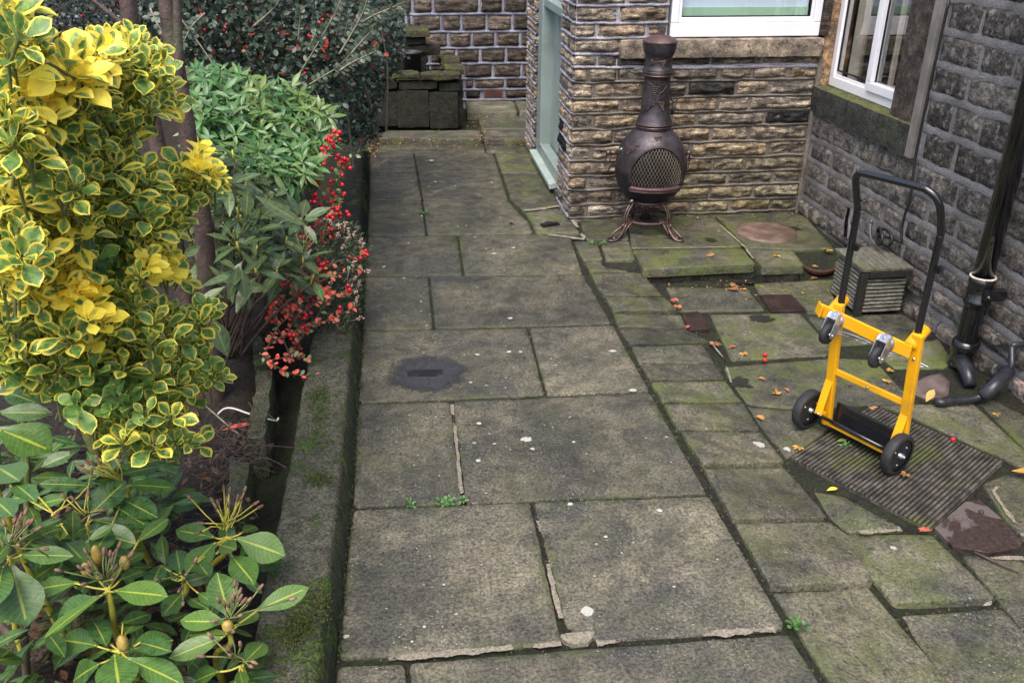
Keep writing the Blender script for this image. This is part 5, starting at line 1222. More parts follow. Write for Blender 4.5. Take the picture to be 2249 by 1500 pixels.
# --- golden variegated shrub
EU = [(0, 0), (50, 0), (62, 30), (70, 58), (112, 62), (118, 100), (112, 150), (150, 120), (185, 118), (190, 80), (215, 52), (330, 52), (372, 98), (402, 190), (412, 245), (380, 268), (330, 296), (300, 330), (330, 335), (370, 350), (415, 328), (470, 340), (515, 375), (520, 430), (440, 455), (402, 510), (388, 540), (425, 580), (420, 640), (385, 640), (330, 630), (330, 655), (420, 660), (470, 645), (505, 660), (490, 710), (455, 745), (470, 775), (520, 800), (535, 840), (470, 880), (400, 905), (430, 925), (480, 940), (470, 985), (430, 1015), (330, 1012), (255, 1005), (215, 965), (180, 930), (120, 890), (60, 850), (0, 838)]
ED = [(30, 60, 1.75), (40, 300, 1.75), (40, 550, 1.85), (60, 800, 2.3), (20, 840, 2.4), (160, 170, 2.0), (160, 420, 1.95), (160, 700, 2.05), (300, 100, 2.35), (330, 230, 2.35), (260, 420, 2.2), (300, 600, 2.2), (390, 230, 2.55), (440, 380, 2.6), (480, 420, 2.65), (400, 600, 2.6), (470, 690, 2.6), (300, 760, 2.25), (330, 930, 2.25), (460, 830, 2.65), (450, 960, 2.45)]
EH = [[(300, 262), (400, 272), (395, 325), (300, 322)], [(330, 250), (360, 255), (355, 300), (330, 290)]]
YEL = [(80, 225, 62, 1.0), (160, 165, 60, .9), (340, 580, 48, 1.1), (130, 615, 70, 1.0), (205, 705, 45, 1.1), (240, 115, 55, .75), (445, 365, 48, .9), (190, 640, 40, 1.), (25, 440, 60, .8), (150, 530, 50, .7), (20, 30, 70, .7), (310, 330, 40, .7), (15, 640, 50, .8), (190, 760, 40, .8), (120, 480, 40, .6)]
GRN = [(232, 580, 46), (60, 990, 30), (215, 845, 36), (275, 860, 30), (120, 920, 60)]
shrub = thing('variegated_shrub', 'big golden variegated evergreen shrub with yellow edged green leaves at the left', 'shrub', (-1.25, 2.6, 0))
lb = LB(); stm = MB(); cores = [V(-1.5, 2.1, .1), V(-1.3, 2.6, .1), V(-1.0, 2.7, .1), V(-1.15, 2.35, .1)]
for layer, (dmin, off, dark) in enumerate([(21.5, 0.0, 1.0), (26, .12, .9), (34, .26, .8), (44, .48, .7)]):
    X = erode(EU, 24)(scatter(EU, dmin, 9000, EH))
    D = idw(ED, X[:, 0], X[:, 1])
    for (x, y), d0 in zip(X, D):
        p = at_d(x, y, d0+off+random.uniform(-.13, .10))
        if p[2] < .06: continue
        yl = sum(a*math.exp(-((x-cx)**2+(y-cy)**2)/(2*(r*.62)**2)) for cx, cy, r, a in YEL); gr = sum(math.exp(-((x-cx)**2+(y-cy)**2)/(2*(r*.6)**2)) for cx, cy, r in GRN)
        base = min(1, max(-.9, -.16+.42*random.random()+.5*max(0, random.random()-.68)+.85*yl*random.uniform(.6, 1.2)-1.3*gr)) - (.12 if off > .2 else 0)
        if gr > .45: yl = 0
        out = nrm(toC(p)*.42+V(.2, -.05, 1.0)+RNG.normal(0, .36, 3))
        sc = random.uniform(.8, 1.3)*(1.12 if x < 180 else 1.05)*(1.35 if gr > .5 else 1)*(1.25 if yl > .6 and y < 400 else 1)
        cf = lambda: (random.uniform(.38, .66), max(-1, base+random.gauss(0, .10)), random.random())
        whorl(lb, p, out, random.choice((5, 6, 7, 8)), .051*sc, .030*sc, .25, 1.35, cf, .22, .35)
        mid = p-out*.07
        stm.tube([p+out*.004, mid], [.003, .0034], 5, False)
for cx, cy, r, a in YEL:                                             # pure golden shoots
    if a < .9: continue
    for k in range(6 if r > 50 else 4):
        x, y = cx+random.gauss(0, r*.38), cy+random.gauss(0, r*.38); p = at_d(x, y, float(idw(ED, np.array([x]), np.array([y]))[0])-random.uniform(.04, .12))
        whorl(lb, p, nrm(toC(p)*.4+V(.1, 0, 1)+RNG.normal(0, .3, 3)), 8, .050, .034, .2, 1.25, lambda: (random.uniform(.56, .72), random.uniform(.9, 1), random.random()), .15, .25)
for x, y, D in ((90, 95, 2.0), (84, 120, 2.0), (240, 85, 2.3), (185, 100, 2.25)):
    p = at_d(x, y, D); whorl(lb, p, V(.1, 0, 1)+RNG.normal(0, .1, 3), 6, .062, .034, .15, 1.0, lambda: (random.uniform(.5, .64), random.uniform(.1, .5), random.random()), .1, .3); stm.tube([p, p-V(0, 0, .12)], .003, 5, False)
lb.build('foliage', M['euon'], shrub, prof='obov', rows=7, cols=5, wave=.03)
for q in cores:
    for k in range(4):
        tip = q+V(random.uniform(-.25, .2), random.uniform(-.1, .3), random.uniform(.6, 1.1)); stm.tube(smooth_path([q, q*.5+tip*.5+RNG.normal(0, .04, 3), tip]), np.linspace(.012, .005, 9), 6)
stuff(stm.build('stems', M['stem'], shrub))

# --- rhododendron in the near corner: leaves placed one by one
rh = thing('large_leaved_rhododendron', 'rhododendron with big glossy green leaves, yellow midribs and dried flower heads in the near corner', 'shrub', (-.85, 2.0, 0))
ZQ = lambda x, y: (x/2.308, 850+y/2.308)
HEADS = {'A': (1140, 760, .30), 'B': (545, 1025, .40), 'C': (45, 865, .48), 'D': (1155, 1225, .30), 'E': (620, 1335, .30), 'F': (442, 690, .40), 'G': (930, 965, .26), 'H': (1222, 1410, .24), 'I': (-90, 300, .78), 'J': (640, 500, .40), 'K': (270, 640, .40), 'L': (-40, 1420, .35)}
LV = [('A', 1090, 762, 884, 720, 112, .5), ('A', 1095, 785, 940, 930, 120, .75), ('A', 1200, 765, 1450, 850, 165, .9), ('A', 1170, 850, 1290, 990, 138, .55), ('A', 1225, 740, 1310, 690, 70, .3), ('A', 1110, 800, 1190, 815, 90, .6), ('A', 1110, 840, 930, 900, 100, .8),
 ('B', 400, 990, 115, 1025, 104, .7), ('B', 575, 1030, 855, 1055, 145, 1.0), ('B', 490, 1060, 280, 1180, 130, .35), ('B', 530, 1045, 198, 1258, 44, .9), ('B', 600, 980, 742, 920, 74, .2), ('B', 440, 900, 330, 770, 140, .6), ('B', 690, 790, 862, 650, 74, .8),
 ('F', 442, 660, 640, 465, 140, .05), ('F', 445, 730, 695, 790, 132, .45), ('F', 450, 668, 742, 722, 74, .25), ('J', 560, 590, 755, 700, 118, .1), ('J', 610, 560, 800, 660, 118, .2), ('K', 350, 560, 162, 598, 92, .55), ('K', 330, 690, 190, 742, 62, .4), ('K', 350, 740, 270, 800, 84, .6),
 ('J', 645, 495, 900, 502, 96, .3), ('J', 600, 445, 822, 390, 72, .5), ('K', 470, 500, 195, 482, 84, .1), ('K', 200, 545, 30, 560, 92, .1), ('C', 60, 900, 140, 1215, 196, .45), ('C', 90, 850, 372, 850, 92, .45), ('C', 150, 780, 322, 695, 72, .4), ('C', 20, 900, -40, 1110, 130, .4), ('C', 20, 820, -60, 660, 120, .3),
 ('I', -10, 210, 268, 320, 205, .7), ('I', -20, 130, 258, 122, 94, .35), ('I', 10, 20, 192, 70, 120, .3), ('I', -20, 400, 96, 470, 170, .6), ('I', -40, 560, 60, 640, 120, .4), ('K', 40, 500, 165, 470, 84, .15),
 ('D', 1150, 1190, 905, 1182, 112, .65), ('D', 1140, 1262, 848, 1372, 108, 1.0), ('D', 1162, 1170, 1098, 930, 150, .35), ('D', 1290, 1135, 1572, 1008, 112, .9), ('D', 1200, 1212, 1312, 1130, 84, .8), ('D', 1180, 1240, 1282, 1250, 72, .7), ('D', 1160, 1250, 948, 1252, 26, .9),
 ('E', 492, 1310, 284, 1268, 135, .35), ('E', 560, 1302, 446, 1180, 118, .3), ('E', 630, 1255, 712, 1165, 90, .85), ('E', 650, 1332, 892, 1268, 135, .5), ('E', 580, 1350, 605, 1540, 185, .5), ('E', 640, 1372, 945, 1500, 135, .65), ('E', 505, 1400, 345, 1490, 130, .4), ('E', 562, 1330, 438, 1352, 74, .55), ('E', 610, 1200, 772, 1140, 92, .15),
 ('G', 915, 950, 890, 808, 104, .1), ('G', 905, 972, 738, 985, 104, .2), ('G', 928, 1040, 830, 1142, 92, .35), ('G', 1000, 1040, 1082, 1092, 54, .3), ('G', 880, 980, 770, 900, 90, .1), ('H', 1232, 1400, 1344, 1288, 110, .75), ('H', 1222, 1420, 1346, 1398, 54, 1.0), ('H', 1110, 1440, 958, 1492, 112, .45), ('H', 1240, 1470, 1312, 1470, 104, .8), ('H', 1212, 1432, 1236, 1520, 64, .9), ('H', 1180, 1500, 1330, 1580, 110, .7),
 ('L', -60, 1400, 112, 1345, 155, .55), ('E', 700, 1290, 860, 1330, 90, .2), ('C', 0, 780, 60, 640, 100, .3), ('B', 620, 900, 730, 830, 70, .5), ('I', 60, 480, 180, 560, 90, .2), ('J', 560, 720, 480, 830, 110, .4), ('A', 1000, 880, 1060, 960, 80, .2), ('G', 820, 900, 760, 1010, 100, .1), ('D', 1060, 1130, 960, 1060, 80, .2)]
lb = LB(); pet = MB(); hp_ = {}
for k, (x, y, z) in HEADS.items(): hp_[k] = at_z(*ZQ(x, y), z)
for h, bx_, by_, tx, ty, w_, hue in LV:
    z = HEADS[h][2]; hd_ = hp_[h]; b0 = at_z(*ZQ(bx_, by_), z+.005); best = None
    for dz in np.linspace(-.13, .12, 26):
        t_ = at_z(*ZQ(tx, ty), z+dz); L = np.linalg.norm(t_-b0); cost = abs(L-.135)*6+abs(dz+.01)
        if best is None or cost < best[0]: best = (cost, t_, L)
    t_, L = best[1], best[2]; D = np.linalg.norm(b0-CAM); W_ = w_/2.308*D/F_PX*.95
    d = nrm(t_-b0); up_ = nrm(toC(b0)*.75+V(.05, 0, .75)+RNG.normal(0, .12, 3))
    if w_ < 50: up_ = nrm(np.cross(d, toC(b0))*.8+toC(b0)*.3+V(0, 0, .3)); W_ = .05
    lb.add(b0, d, up_, L, W_, random.uniform(.02, .10), random.uniform(.05, .25), (random.uniform(.42, .62), hue*.8+random.uniform(-.1, .1), random.random()))
    m_ = (hd_+b0)/2-V(0, 0, .006)
    if np.linalg.norm(hd_-b0) < .25: pet.tube(smooth_path([hd_, m_, b0+d*.01], 3), .0026, 6)
# darker inner leaves below
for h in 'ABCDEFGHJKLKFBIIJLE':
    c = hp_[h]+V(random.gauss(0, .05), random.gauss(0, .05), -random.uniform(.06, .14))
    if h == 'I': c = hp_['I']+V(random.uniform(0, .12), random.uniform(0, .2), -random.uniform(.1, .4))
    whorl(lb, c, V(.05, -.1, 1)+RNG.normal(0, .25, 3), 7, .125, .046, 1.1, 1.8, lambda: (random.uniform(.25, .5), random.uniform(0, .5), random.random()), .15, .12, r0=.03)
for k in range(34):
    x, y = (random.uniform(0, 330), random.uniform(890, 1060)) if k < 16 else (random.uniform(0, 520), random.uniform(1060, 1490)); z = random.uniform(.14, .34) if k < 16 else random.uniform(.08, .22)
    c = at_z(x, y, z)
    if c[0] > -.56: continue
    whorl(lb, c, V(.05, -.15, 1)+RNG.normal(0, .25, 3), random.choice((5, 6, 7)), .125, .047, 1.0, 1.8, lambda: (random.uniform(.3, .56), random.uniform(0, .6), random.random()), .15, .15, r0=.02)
lb.build('leaves', M['rhodo'], rh, prof='ellip', rows=9, cols=5, wave=.02); stuff(pet.build('leaf_stalks', M['petiole'], rh))
for h, p in hp_.items():
    mb = MB(); gnd = p*V(1, 1, 0)+V(random.uniform(-.12, .02), random.uniform(.0, .15), -.05); mb.tube(smooth_path([p, p-V(0, 0, .05), p*.5+gnd*.5+V(-.03, .02, 0), gnd]), np.linspace(.006, .010, 13), 8)
    mb.build('stem', M['petiole'], rh)
mb = MB(); p = at_z(*ZQ(120, 1260), .25); gnd = at_z(*ZQ(140, 1520), .02); mb.tube(smooth_path([at_z(*ZQ(0, 1200), .3), at_z(*ZQ(60, 1260), .27), p, (p+gnd)/2, gnd]), .010, 8); mb.tube(smooth_path([at_z(*ZQ(160, 1150), .33), p]), .007, 7); mb.build('woody_stem', M['twig'], rh)
for h, n, top in (('A', 20, (1160, 600)), ('B', 18, (520, 880)), ('C', 18, (90, 700)), ('D', 16, (1200, 1080)), ('H', 9, (1180, 1330)), ('J', 14, (500, 400)), ('F', 6, (400, 540)), ('G', 5, (935, 1000))):
    b = hp_[h]; t_ = at_z(*ZQ(*top), HEADS[h][2]+.06); mb = MB(); ct = b*.7+t_*.3
    for i in range(n):
        e = t_+RNG.normal(0, (.035, .035, .018)); s0 = ct+RNG.normal(0, .006, 3); dd = nrm(e-s0)
        mb.tube([s0, (s0+e)/2+RNG.normal(0, .004, 3), e], [.0016, .0018, .0022], 5, True, (1, 1, 1, 1), 0); mb.tube([e, e+dd*.010, e+dd*.020], [.0042, .0048, .003], 6, True, (1, 1, 1, 1), 1)
    mb.build('dried_flower_head', [M['petiole'] if h in 'AJF' else M['stem'], M['dry']], rh)
for x, y, z, r, h in ((435, 925, .43, .012, 1.7), (632, 890, .43, .013, 1.6), (1155, 1212, .33, .014, 1.2), (622, 1298, .33, .014, 1.8), (490, 850, .43, .013, 2.3)):
    mb = MB(); mb.ball(at_z(*ZQ(x, y), z), r, 9, (1, 1, 1, 1), 0, (1, 1, h)); mb.build('bud', simple_mat('tan_bud', (.36, .25, .06), .5, var=.3, sc=60), rh)

# --- duller rhododendron behind it
rh2 = thing('olive_rhododendron', 'dull olive rhododendron with narrow drooping leaves behind the tree trunk', 'shrub', (-.72, 3.6, 0))
lb = LB(); pet = MB(); drd = MB(); stk = MB(); r2 = [(400, 395, 3.98), (445, 450, 3.98), (500, 400, 3.5), (545, 385, 3.55), (570, 470, 3.6), (600, 430, 3.65), (630, 520, 3.6), (520, 530, 3.4), (470, 510, 3.95), (560, 590, 3.4), (430, 560, 3.95), (525, 590, 3.3), (610, 585, 3.5), (665, 560, 3.6), (520, 455, 3.6), (480, 360, 3.95), (660, 480, 3.75), (400, 480, 3.95), (450, 640, 3.95), (565, 540, 3.5), (690, 600, 3.55), (510, 330, 3.9), (590, 500, 3.75), (640, 600, 3.7), (500, 620, 3.6)]
for k in range(30):
    a, b = random.choice(r2), random.choice(r2); r2.append(((a[0]+b[0])/2+random.gauss(0, 12), (a[1]+b[1])/2+random.gauss(0, 12), (a[2]+b[2])/2+random.uniform(.05, .3)))
for x, y, D in r2:
    p = at_d(x, y, D); ax = nrm(V(.15, -.35, 1)+RNG.normal(0, .3, 3))
    cf = lambda: (random.uniform(.26, .55), random.uniform(0, .5), random.random())
    whorl(lb, p, ax, random.choice((6, 7, 8)), .130, .043, .9, 1.8, cf, .15, .2, r0=.018)
    pet.tube([p, p-ax*.05], .004, 6)
    if random.random() < .5: gnd = V(-.75+random.uniform(-.12, .05), 3.75, 0); stk.tube(smooth_path([p-ax*.05, (p+gnd)/2+RNG.normal(0, .03, 3), gnd]), np.linspace(.004, .008, 9), 6)
    if random.random() < .55:
        for i in range(9):
            e = p+ax*.05+RNG.normal(0, .02, 3); drd.tube([p, (p+e)/2, e], .0014, 4); drd.tube([e, e+nrm(e-p)*.012], .0026, 5)
for bx_, by_, tx, ty, w_ in ((525, 585, 500, 660, 26), (530, 590, 540, 660, 30), (468, 700, 500, 785, 40), (560, 430, 680, 500, 26), (545, 420, 540, 475, 30), (440, 540, 400, 565, 20)):
    b, t_ = at_d(bx_, by_, 3.25), at_d(tx, ty, 3.25); lb.add(b, t_-b, toC(b)+V(0, 0, .2), np.linalg.norm(t_-b), w_*3.25/F_PX, .05, .15, (.45, .3, .5))
lb.build('leaves', M['rhodo2'], rh2, prof='lance', rows=8, cols=3); stuff(pet.build('leaf_stalks', M['petiole'], rh2)); stuff(stk.build('stems', M['twig'], rh2)); stuff(drd.build('dried_flower_heads', M['stem'], rh2))

# --- bright green palmate shrub
CH = [(405, 150), (430, 138), (520, 140), (560, 170), (640, 180), (690, 200), (728, 240), (722, 300), (700, 345), (690, 400), (640, 415), (560, 385), (520, 370), (450, 350), (415, 330), (405, 260)]
ch = thing('palmate_shrub', 'rounded bright green shrub with hand shaped glossy leaves in front of the dark hedge', 'shrub', (-.75, 4.4, 0))
lb = LB(); stm = MB()
CD = [(420, 160, 4.5), (520, 160, 4.6), (640, 200, 4.7), (720, 260, 4.6), (690, 390, 4.05), (560, 370, 3.95), (430, 330, 4.0), (560, 270, 4.2), (450, 250, 4.2)]
for dmin, off in ((18, 0), (20, .12), (26, .3)):
    X = erode(CH, 8)(scatter(CH, dmin, 4000)); D = idw(CD, X[:, 0], X[:, 1])
    for (x, y), d0 in zip(X, D):
        p = at_d(x, y, d0+off+random.uniform(-.05, .05)); 
        if p[2] < .1: continue
        ax = nrm(toC(p)*.45+V(.1, -.2, 1)+RNG.normal(0, .35, 3)); hh = random.random()**2*.8+(.2 if random.random() < .15 else 0)
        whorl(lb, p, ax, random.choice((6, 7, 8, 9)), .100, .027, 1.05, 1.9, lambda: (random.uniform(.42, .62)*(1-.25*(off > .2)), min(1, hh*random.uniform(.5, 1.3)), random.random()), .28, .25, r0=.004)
        stm.tube([p, p-ax*.12+RNG.normal(0, .02, 3)], .003, 4, False)
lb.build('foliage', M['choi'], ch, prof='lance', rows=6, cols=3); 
for k in range(14): stm.tube(smooth_path([V(-.75, 4.5, 0), V(-.75+random.uniform(-.25, .3), 4.4+random.uniform(-.2, .3), .35), V(-.75+random.uniform(-.45, .5), 4.4+random.uniform(-.3, .4), .62)]), .006, 5)
stuff(stm.build('stems', M['stem'], ch))

# --- dark cotoneaster hedge, with twigs, red leaves and berries
def hedge(name, label, polys, ctrl, layers, size, hue, cat='hedge', twigs=(), berries=0, mat='coto', tries=14000, blo=(.3, .6), round_='round', red=.04):
    t_ = thing(name, label, cat, (0, 0, 0)); lb = LB(); tw = MB(); br = MB(); pts0 = []
    for dmin, off in layers:
        X = scatter(polys, dmin, tries); D = idw(ctrl, X[:, 0], X[:, 1])
        for (x, y), d0 in zip(X, D):
            p = at_d(x, y, d0+off+random.uniform(-.12, .12)+.10*fbm((x*.02, y*.02, 3), 1, 3))
            if off == layers[0][1] and y < 180: pts0.append(p)
            d = nrm(V(random.gauss(.1, .6), random.gauss(-.3, .6), random.gauss(.1, .6))); n = nrm(toC(p)*.6+V(0, 0, .8)+RNG.normal(0, .45, 3))
            for k in range(2):
                h = 1.0*random.uniform(.4, 1) if random.random() < red else random.uniform(0, hue)
                s_ = size*random.uniform(.7, 1.3); lb.add(p+RNG.normal(0, size*.5, 3), d+RNG.normal(0, .5, 3), n, s_, s_*.62, .1, .2, (random.uniform(*blo), h, random.random()))
    for pts, D in twigs:
        P = smooth_path([at_d(x, y, D-.03*i) for i, (x, y) in enumerate(pts)], 6); tw.tube(P, np.linspace(.006, .002, len(P)), 5)
        for i in range(2, len(P)):
            for s_ in (-1, 1):
                if random.random() < .75:
                    q = P[i]; dd = nrm(P[i]-P[i-1]); sd_ = nrm(np.cross(dd, toC(q)))*s_
                    lb.add(q, sd_+dd*.6+RNG.normal(0, .2, 3), toC(q)+V(0, 0, .5)+RNG.normal(0, .3, 3), size*random.uniform(.7, 1.1), size*.62, .1, .2, (random.uniform(.55, .85), .03, random.random()))
    for k in range(berries):
        q = random.choice(pts0)+toC(pts0[0])*.05
        for j in range(random.choice((1, 1, 2, 3))): br.ball(q+RNG.normal(0, .014, 3), .008, 5)
    for k in range(24 if twigs else 0):
        a = random.choice(pts0); b = a-toC(a)*random.uniform(.2, .5)-V(0, 0, random.uniform(.3, .6)); tw.tube(smooth_path([a, (a+b)/2+RNG.normal(0, .05, 3), b]), np.linspace(.003, .007, 9), 4, False)
    lb.build('foliage', M[mat], t_, prof=round_, rows=5, cols=3)
    if tw.v: stuff(tw.build('twigs', M['twig'] if not twigs else M['paletwig'], t_))
    if berries: stuff(br.build('berries', M['berry'], t_))
    return t_
TW = [([(600, 250), (640, 190), (690, 110), (730, 40), (760, -20)], 5.0), ([(690, 95), (720, 60), (750, 10)], 5.0), ([(745, 120), (775, 70), (800, 20), (810, -20)], 4.9), ([(740, 160), (770, 140), (800, 125), (828, 112)], 4.9), ([(770, 120), (800, 85), (818, 68)], 4.9),
      ([(735, 155), (770, 120), (795, 90), (812, 70)], 5.0), ([(780, 60), (820, 35), (860, 18), (890, 4)], 4.95), ([(790, 50), (830, 32), (868, 22), (888, 20)], 5.0), ([(655, 90), (658, 50), (660, 20)], 5.0), ([(700, 45), (690, 80), (680, 100)], 5.0), ([(400, 45), (440, 100), (480, 160)], 5.0), ([(555, 60), (600, 20), (620, -10)], 5.0),
      ([(735, 95), (745, 50), (755, 0)], 5.0), ([(750, 95), (762, 55), (764, 0)], 5.0), ([(330, 20), (350, 60), (380, 90)], 5.0), ([(600, 120), (585, 60), (575, 30)], 5.1), ([(640, 210), (690, 180), (740, 150)], 4.95), ([(450, 30), (420, 60), (400, 100)], 5.0)]
hedge('cotoneaster_hedge', 'dark green small leaved hedge dotted with red berries and orange leaves behind the bright shrub', [(300, -60), (870, -60), (880, 20), (840, 70), (830, 110), (815, 150), (790, 190), (745, 240), (700, 205), (600, 180), (520, 150), (420, 145), (300, 140)],
      [(320, 50, 5.2), (450, 40, 5.1), (600, 60, 5.1), (700, 80, 5.0), (800, 80, 5.15), (450, 150, 5.2), (650, 180, 5.0), (740, 230, 5.0), (800, 150, 5.2), (860, 0, 5.4)], [(7.5, 0), (8, .15), (9, .3), (11, .55), (13, .9)], .036, .03, twigs=TW, berries=26)
hedge('boxy_hedge', 'very dark fine leaved hedge in the shade at the top left behind the golden shrub', [(0, -60), (330, -60), (330, 150), (200, 200), (60, 180), (0, 150)], [(100, 50, 5.6), (300, 50, 5.5)], [(6.5, 0), (7, .15), (8, .3), (10, .6)], .024, .03, blo=(.2, .42), red=.02, berries=8)
hedge('dark_evergreen_bush', 'blackish evergreen bush with fine leaves leaning over the left end of the planter', [(770, 20), (850, 10), (884, 40), (884, 120), (872, 158), (830, 180), (838, 215), (822, 250), (826, 300), (760, 312), (740, 260), (730, 200), (760, 120)],
      [(850, 60, 6.6), (860, 140, 6.6), (800, 200, 6.4), (780, 270, 6.3)], [(5.2, 0), (5.5, .15), (6, .35), (7, .6)], .034, .02, cat='bush', blo=(.18, .42), red=.015)
# ground cover under the hedge
lb = LB()
for k in range(900):
    x, y = random.uniform(700, 830), random.uniform(255, 330); p = at_z(x, y, random.uniform(0, .12)); lb.add(p, RNG.normal(0, 1, 3), V(0, 0, 1)+RNG.normal(0, .5, 3), .03, .018, .1, .1, (random.uniform(.15, .4), random.choice((0, 0, .05, .6)), .5))
o = lb.build('ground_cover', M['coto'], None, prof='round', rows=4); o['kind'] = 'stuff'

# --- arching red berried sprays
sp = thing('berried_cotoneaster', 'cotoneaster with arching stems of bright red berries and small red autumn leaves beside the kerb', 'shrub', at_z(640, 800, 0))
lb = LB(); tw = MB(); br = MB()
SPR = [([(655, 560), (672, 500), (690, 430), (705, 370), (722, 320), (738, 285)], 4.2, .9, .35), ([(660, 600), (690, 520), (710, 450), (735, 400), (755, 360), (815, 318)], 4.3, .7, .3), ([(620, 690), (650, 640), (690, 600), (740, 575), (800, 560)], 4.1, .25, .75), ([(590, 755), (640, 730), (690, 712), (730, 700), (790, 668)], 3.9, .06, .8),
       ([(585, 770), (610, 720), (640, 690), (680, 650)], 3.9, .05, .9), ([(570, 775), (600, 800), (640, 820), (712, 834)], 3.8, .06, .6), ([(600, 790), (630, 785), (660, 785), (682, 790)], 3.85, .05, .5), ([(640, 680), (600, 650), (580, 600), (590, 590)], 4.0, .1, .85), ([(655, 640), (625, 625), (585, 600)], 4.0, .1, .8), ([(700, 560), (640, 610), (610, 660), (590, 700)], 4.05, .15, .8), ([(680, 640), (710, 615), (750, 600), (790, 590)], 4.05, .1, .7), ([(650, 700), (620, 680), (600, 690)], 4.0, .05, .9), ([(720, 520), (745, 500), (760, 470)], 4.3, .3, .3), ([(630, 740), (650, 700), (700, 660), (720, 640)], 3.95, .1, .9),
       ([(650, 780), (655, 700), (660, 620), (672, 540)], 4.15, .3, .3), ([(650, 780), (670, 690), (690, 620), (705, 560), (720, 470)], 4.2, .7, .2), ([(690, 620), (720, 540), (735, 470), (750, 420)], 4.25, .6, .2), ([(672, 540), (660, 500), (650, 470)], 4.2, .3, .3), ([(650, 760), (700, 690), (730, 650), (765, 640)], 4.1, .2, .6), ([(655, 700), (620, 660), (600, 640)], 4.1, .3, .7), ([(640, 790), (620, 740), (600, 700), (598, 670)], 4.0, .1, .8), ([(705, 520), (730, 450), (745, 395), (752, 345)], 4.3, .8, .2)]
for pts, D, be, rd in SPR:
    P = smooth_path([at_d(x, y, D+.015*i) for i, (x, y) in enumerate(pts)], 7); tw.tube(P, np.linspace(.0045, .0014, len(P)), 5)
    tot = sum(np.linalg.norm(P[i+1]-P[i]) for i in range(len(P)-1)); n = int(tot/.0065)
    for k in range(n):
        f = random.random()*(len(P)-1.01); i = int(f); q = P[i]+(P[i+1]-P[i])*(f-i); dd = nrm(P[i+1]-P[i]); sd_ = nrm(np.cross(dd, RNG.normal(0, 1, 3)))
        if random.random() < be*.30:
            for j in range(random.choice((1, 2, 2, 3))): br.ball(q+sd_*.012+RNG.normal(0, .012, 3)+toC(q)*.01, random.uniform(.0065, .0115), 7)
        elif random.random() < .75:
            r_ = random.random() < rd; L = random.uniform(.020, .034)
            lb.add(q, sd_+dd*.5, toC(q)*.7+V(0, 0, .6)+RNG.normal(0, .5, 3), L, L*.58, .12, .25, (random.uniform(.65, 1.0), random.uniform(.55, 1) if r_ else random.uniform(0, .08), random.random()))
lb.build('leaves', M['cotog'], sp, prof='ellip', rows=5); stuff(tw.build('stems', M['twig'], sp)); stuff(br.build('berries', M['berry'], sp))

# --- heather tumbling over the kerb
he = thing('heather', 'fine leaved dark green heather with faded pinkish flower spikes spilling over the kerb', 'shrub', at_z(720, 700, 0))
lb = LB(); fl = MB(); HP = [(640, 660), (680, 560), (700, 490), (735, 480), (775, 500), (800, 560), (792, 640), (788, 700), (760, 735), (700, 760), (660, 740)]
X = scatter(HP, 6, 5000)
for x, y in X:
    p = at_d(x, y, 4.25+random.uniform(-.1, .25)); ax = nrm(V(.45, -.25, .55)+RNG.normal(0, .35, 3)); L = random.uniform(.06, .12)
    for k in range(22):
        t = k/22; q = p+ax*L*(t-.5); a = RNG.normal(0, 1, 3); lb.add(q, ax*.9+a*.45, a, .021, .0048, .1, 0, (random.uniform(.3, .6), random.choice((0, 0, 0, .12)), random.random()))
HF = [(728, 492), (745, 498), (757, 500), (768, 512), (778, 520), (790, 535), (795, 545), (740, 520), (762, 525), (775, 585), (790, 600), (765, 600), (778, 615), (786, 628), (803, 595), (760, 630), (775, 640), (782, 662), (775, 668), (784, 702), (740, 705), (738, 712), (726, 628), (752, 545)]
for x, y in HF:
    p = at_d(x, y, 4.15); ax = nrm(V(.4, -.2, .8)+RNG.normal(0, .3, 3))
    for k in range(16):
        q = p+ax*.030*(k/16)+RNG.normal(0, .0045, 3); fl.ball(q, random.uniform(.0024, .0046), 4)
    fl.tube([p-ax*.03, p], .0012, 4, False)
lb.build('foliage', M['coto'], he, prof='lance', rows=3); stuff(fl.build('flower_spikes', simple_mat('faded_pink_flower', (.42, .29, .24), .8, var=.45, sc=120), he))

# ------------------------------------------------------------------ litter and weeds
def fallen(px, py, z, size, hue, label, red=False, prof='maple', ang=None, lift=.25, n=1, spread=.0):
    lb = LB(); p = at_z(px, py, z+.006)
    for k in range(n):
        a = ang if ang is not None else random.random()*6.28; q = p+V(random.gauss(0, spread), random.gauss(0, spread), .006*k)
        if prof == 'maple':
            for j in range(5):
                t = a+(j-2)*.75; lb.add(q, V(math.cos(t), math.sin(t), random.uniform(0, lift)), V(random.gauss(0, .2), random.gauss(0, .2), 1), size*(1-.13*abs(j-2)), size*.42, .15, .4, (random.uniform(.4, .62), min(1, max(0, hue+random.gauss(0, .12))), random.random()))
        else: lb.add(q, V(math.cos(a), math.sin(a), lift*.3), V(0, 0, 1)+RNG.normal(0, .2, 3), size*1.6, size*.8, -.15, .3, (random.uniform(.42, .6), hue, random.random()))
    return tag(lb.build('fallen_leaf', M['deadred' if red else 'dead'], None, prof='ellip' if prof != 'maple' else 'lance', rows=5), label, 'fallen leaf', 'fallen autumn leaves')
G = G0
fallen(1612, 628, G, .035, .25, 'pale brown curled leaf beside a dark leaf under the patio step', n=2, spread=.004)
fallen(1596, 634, G, .05, 0, 'large dark brown dead leaf on the yard just under the patio step', prof='e', red=False)
fallen(1632, 634, G, .03, .8, 'small yellow leaf at the right of the dark dead leaf under the step')
fallen(1480, 658, G+.02, .035, .4, 'pinkish red leaf lying on the setts above the small rusty grate', red=True)
fallen(1488, 672, G+.02, .035, .9, 'orange red leaf touching the small rusty grate', red=True)
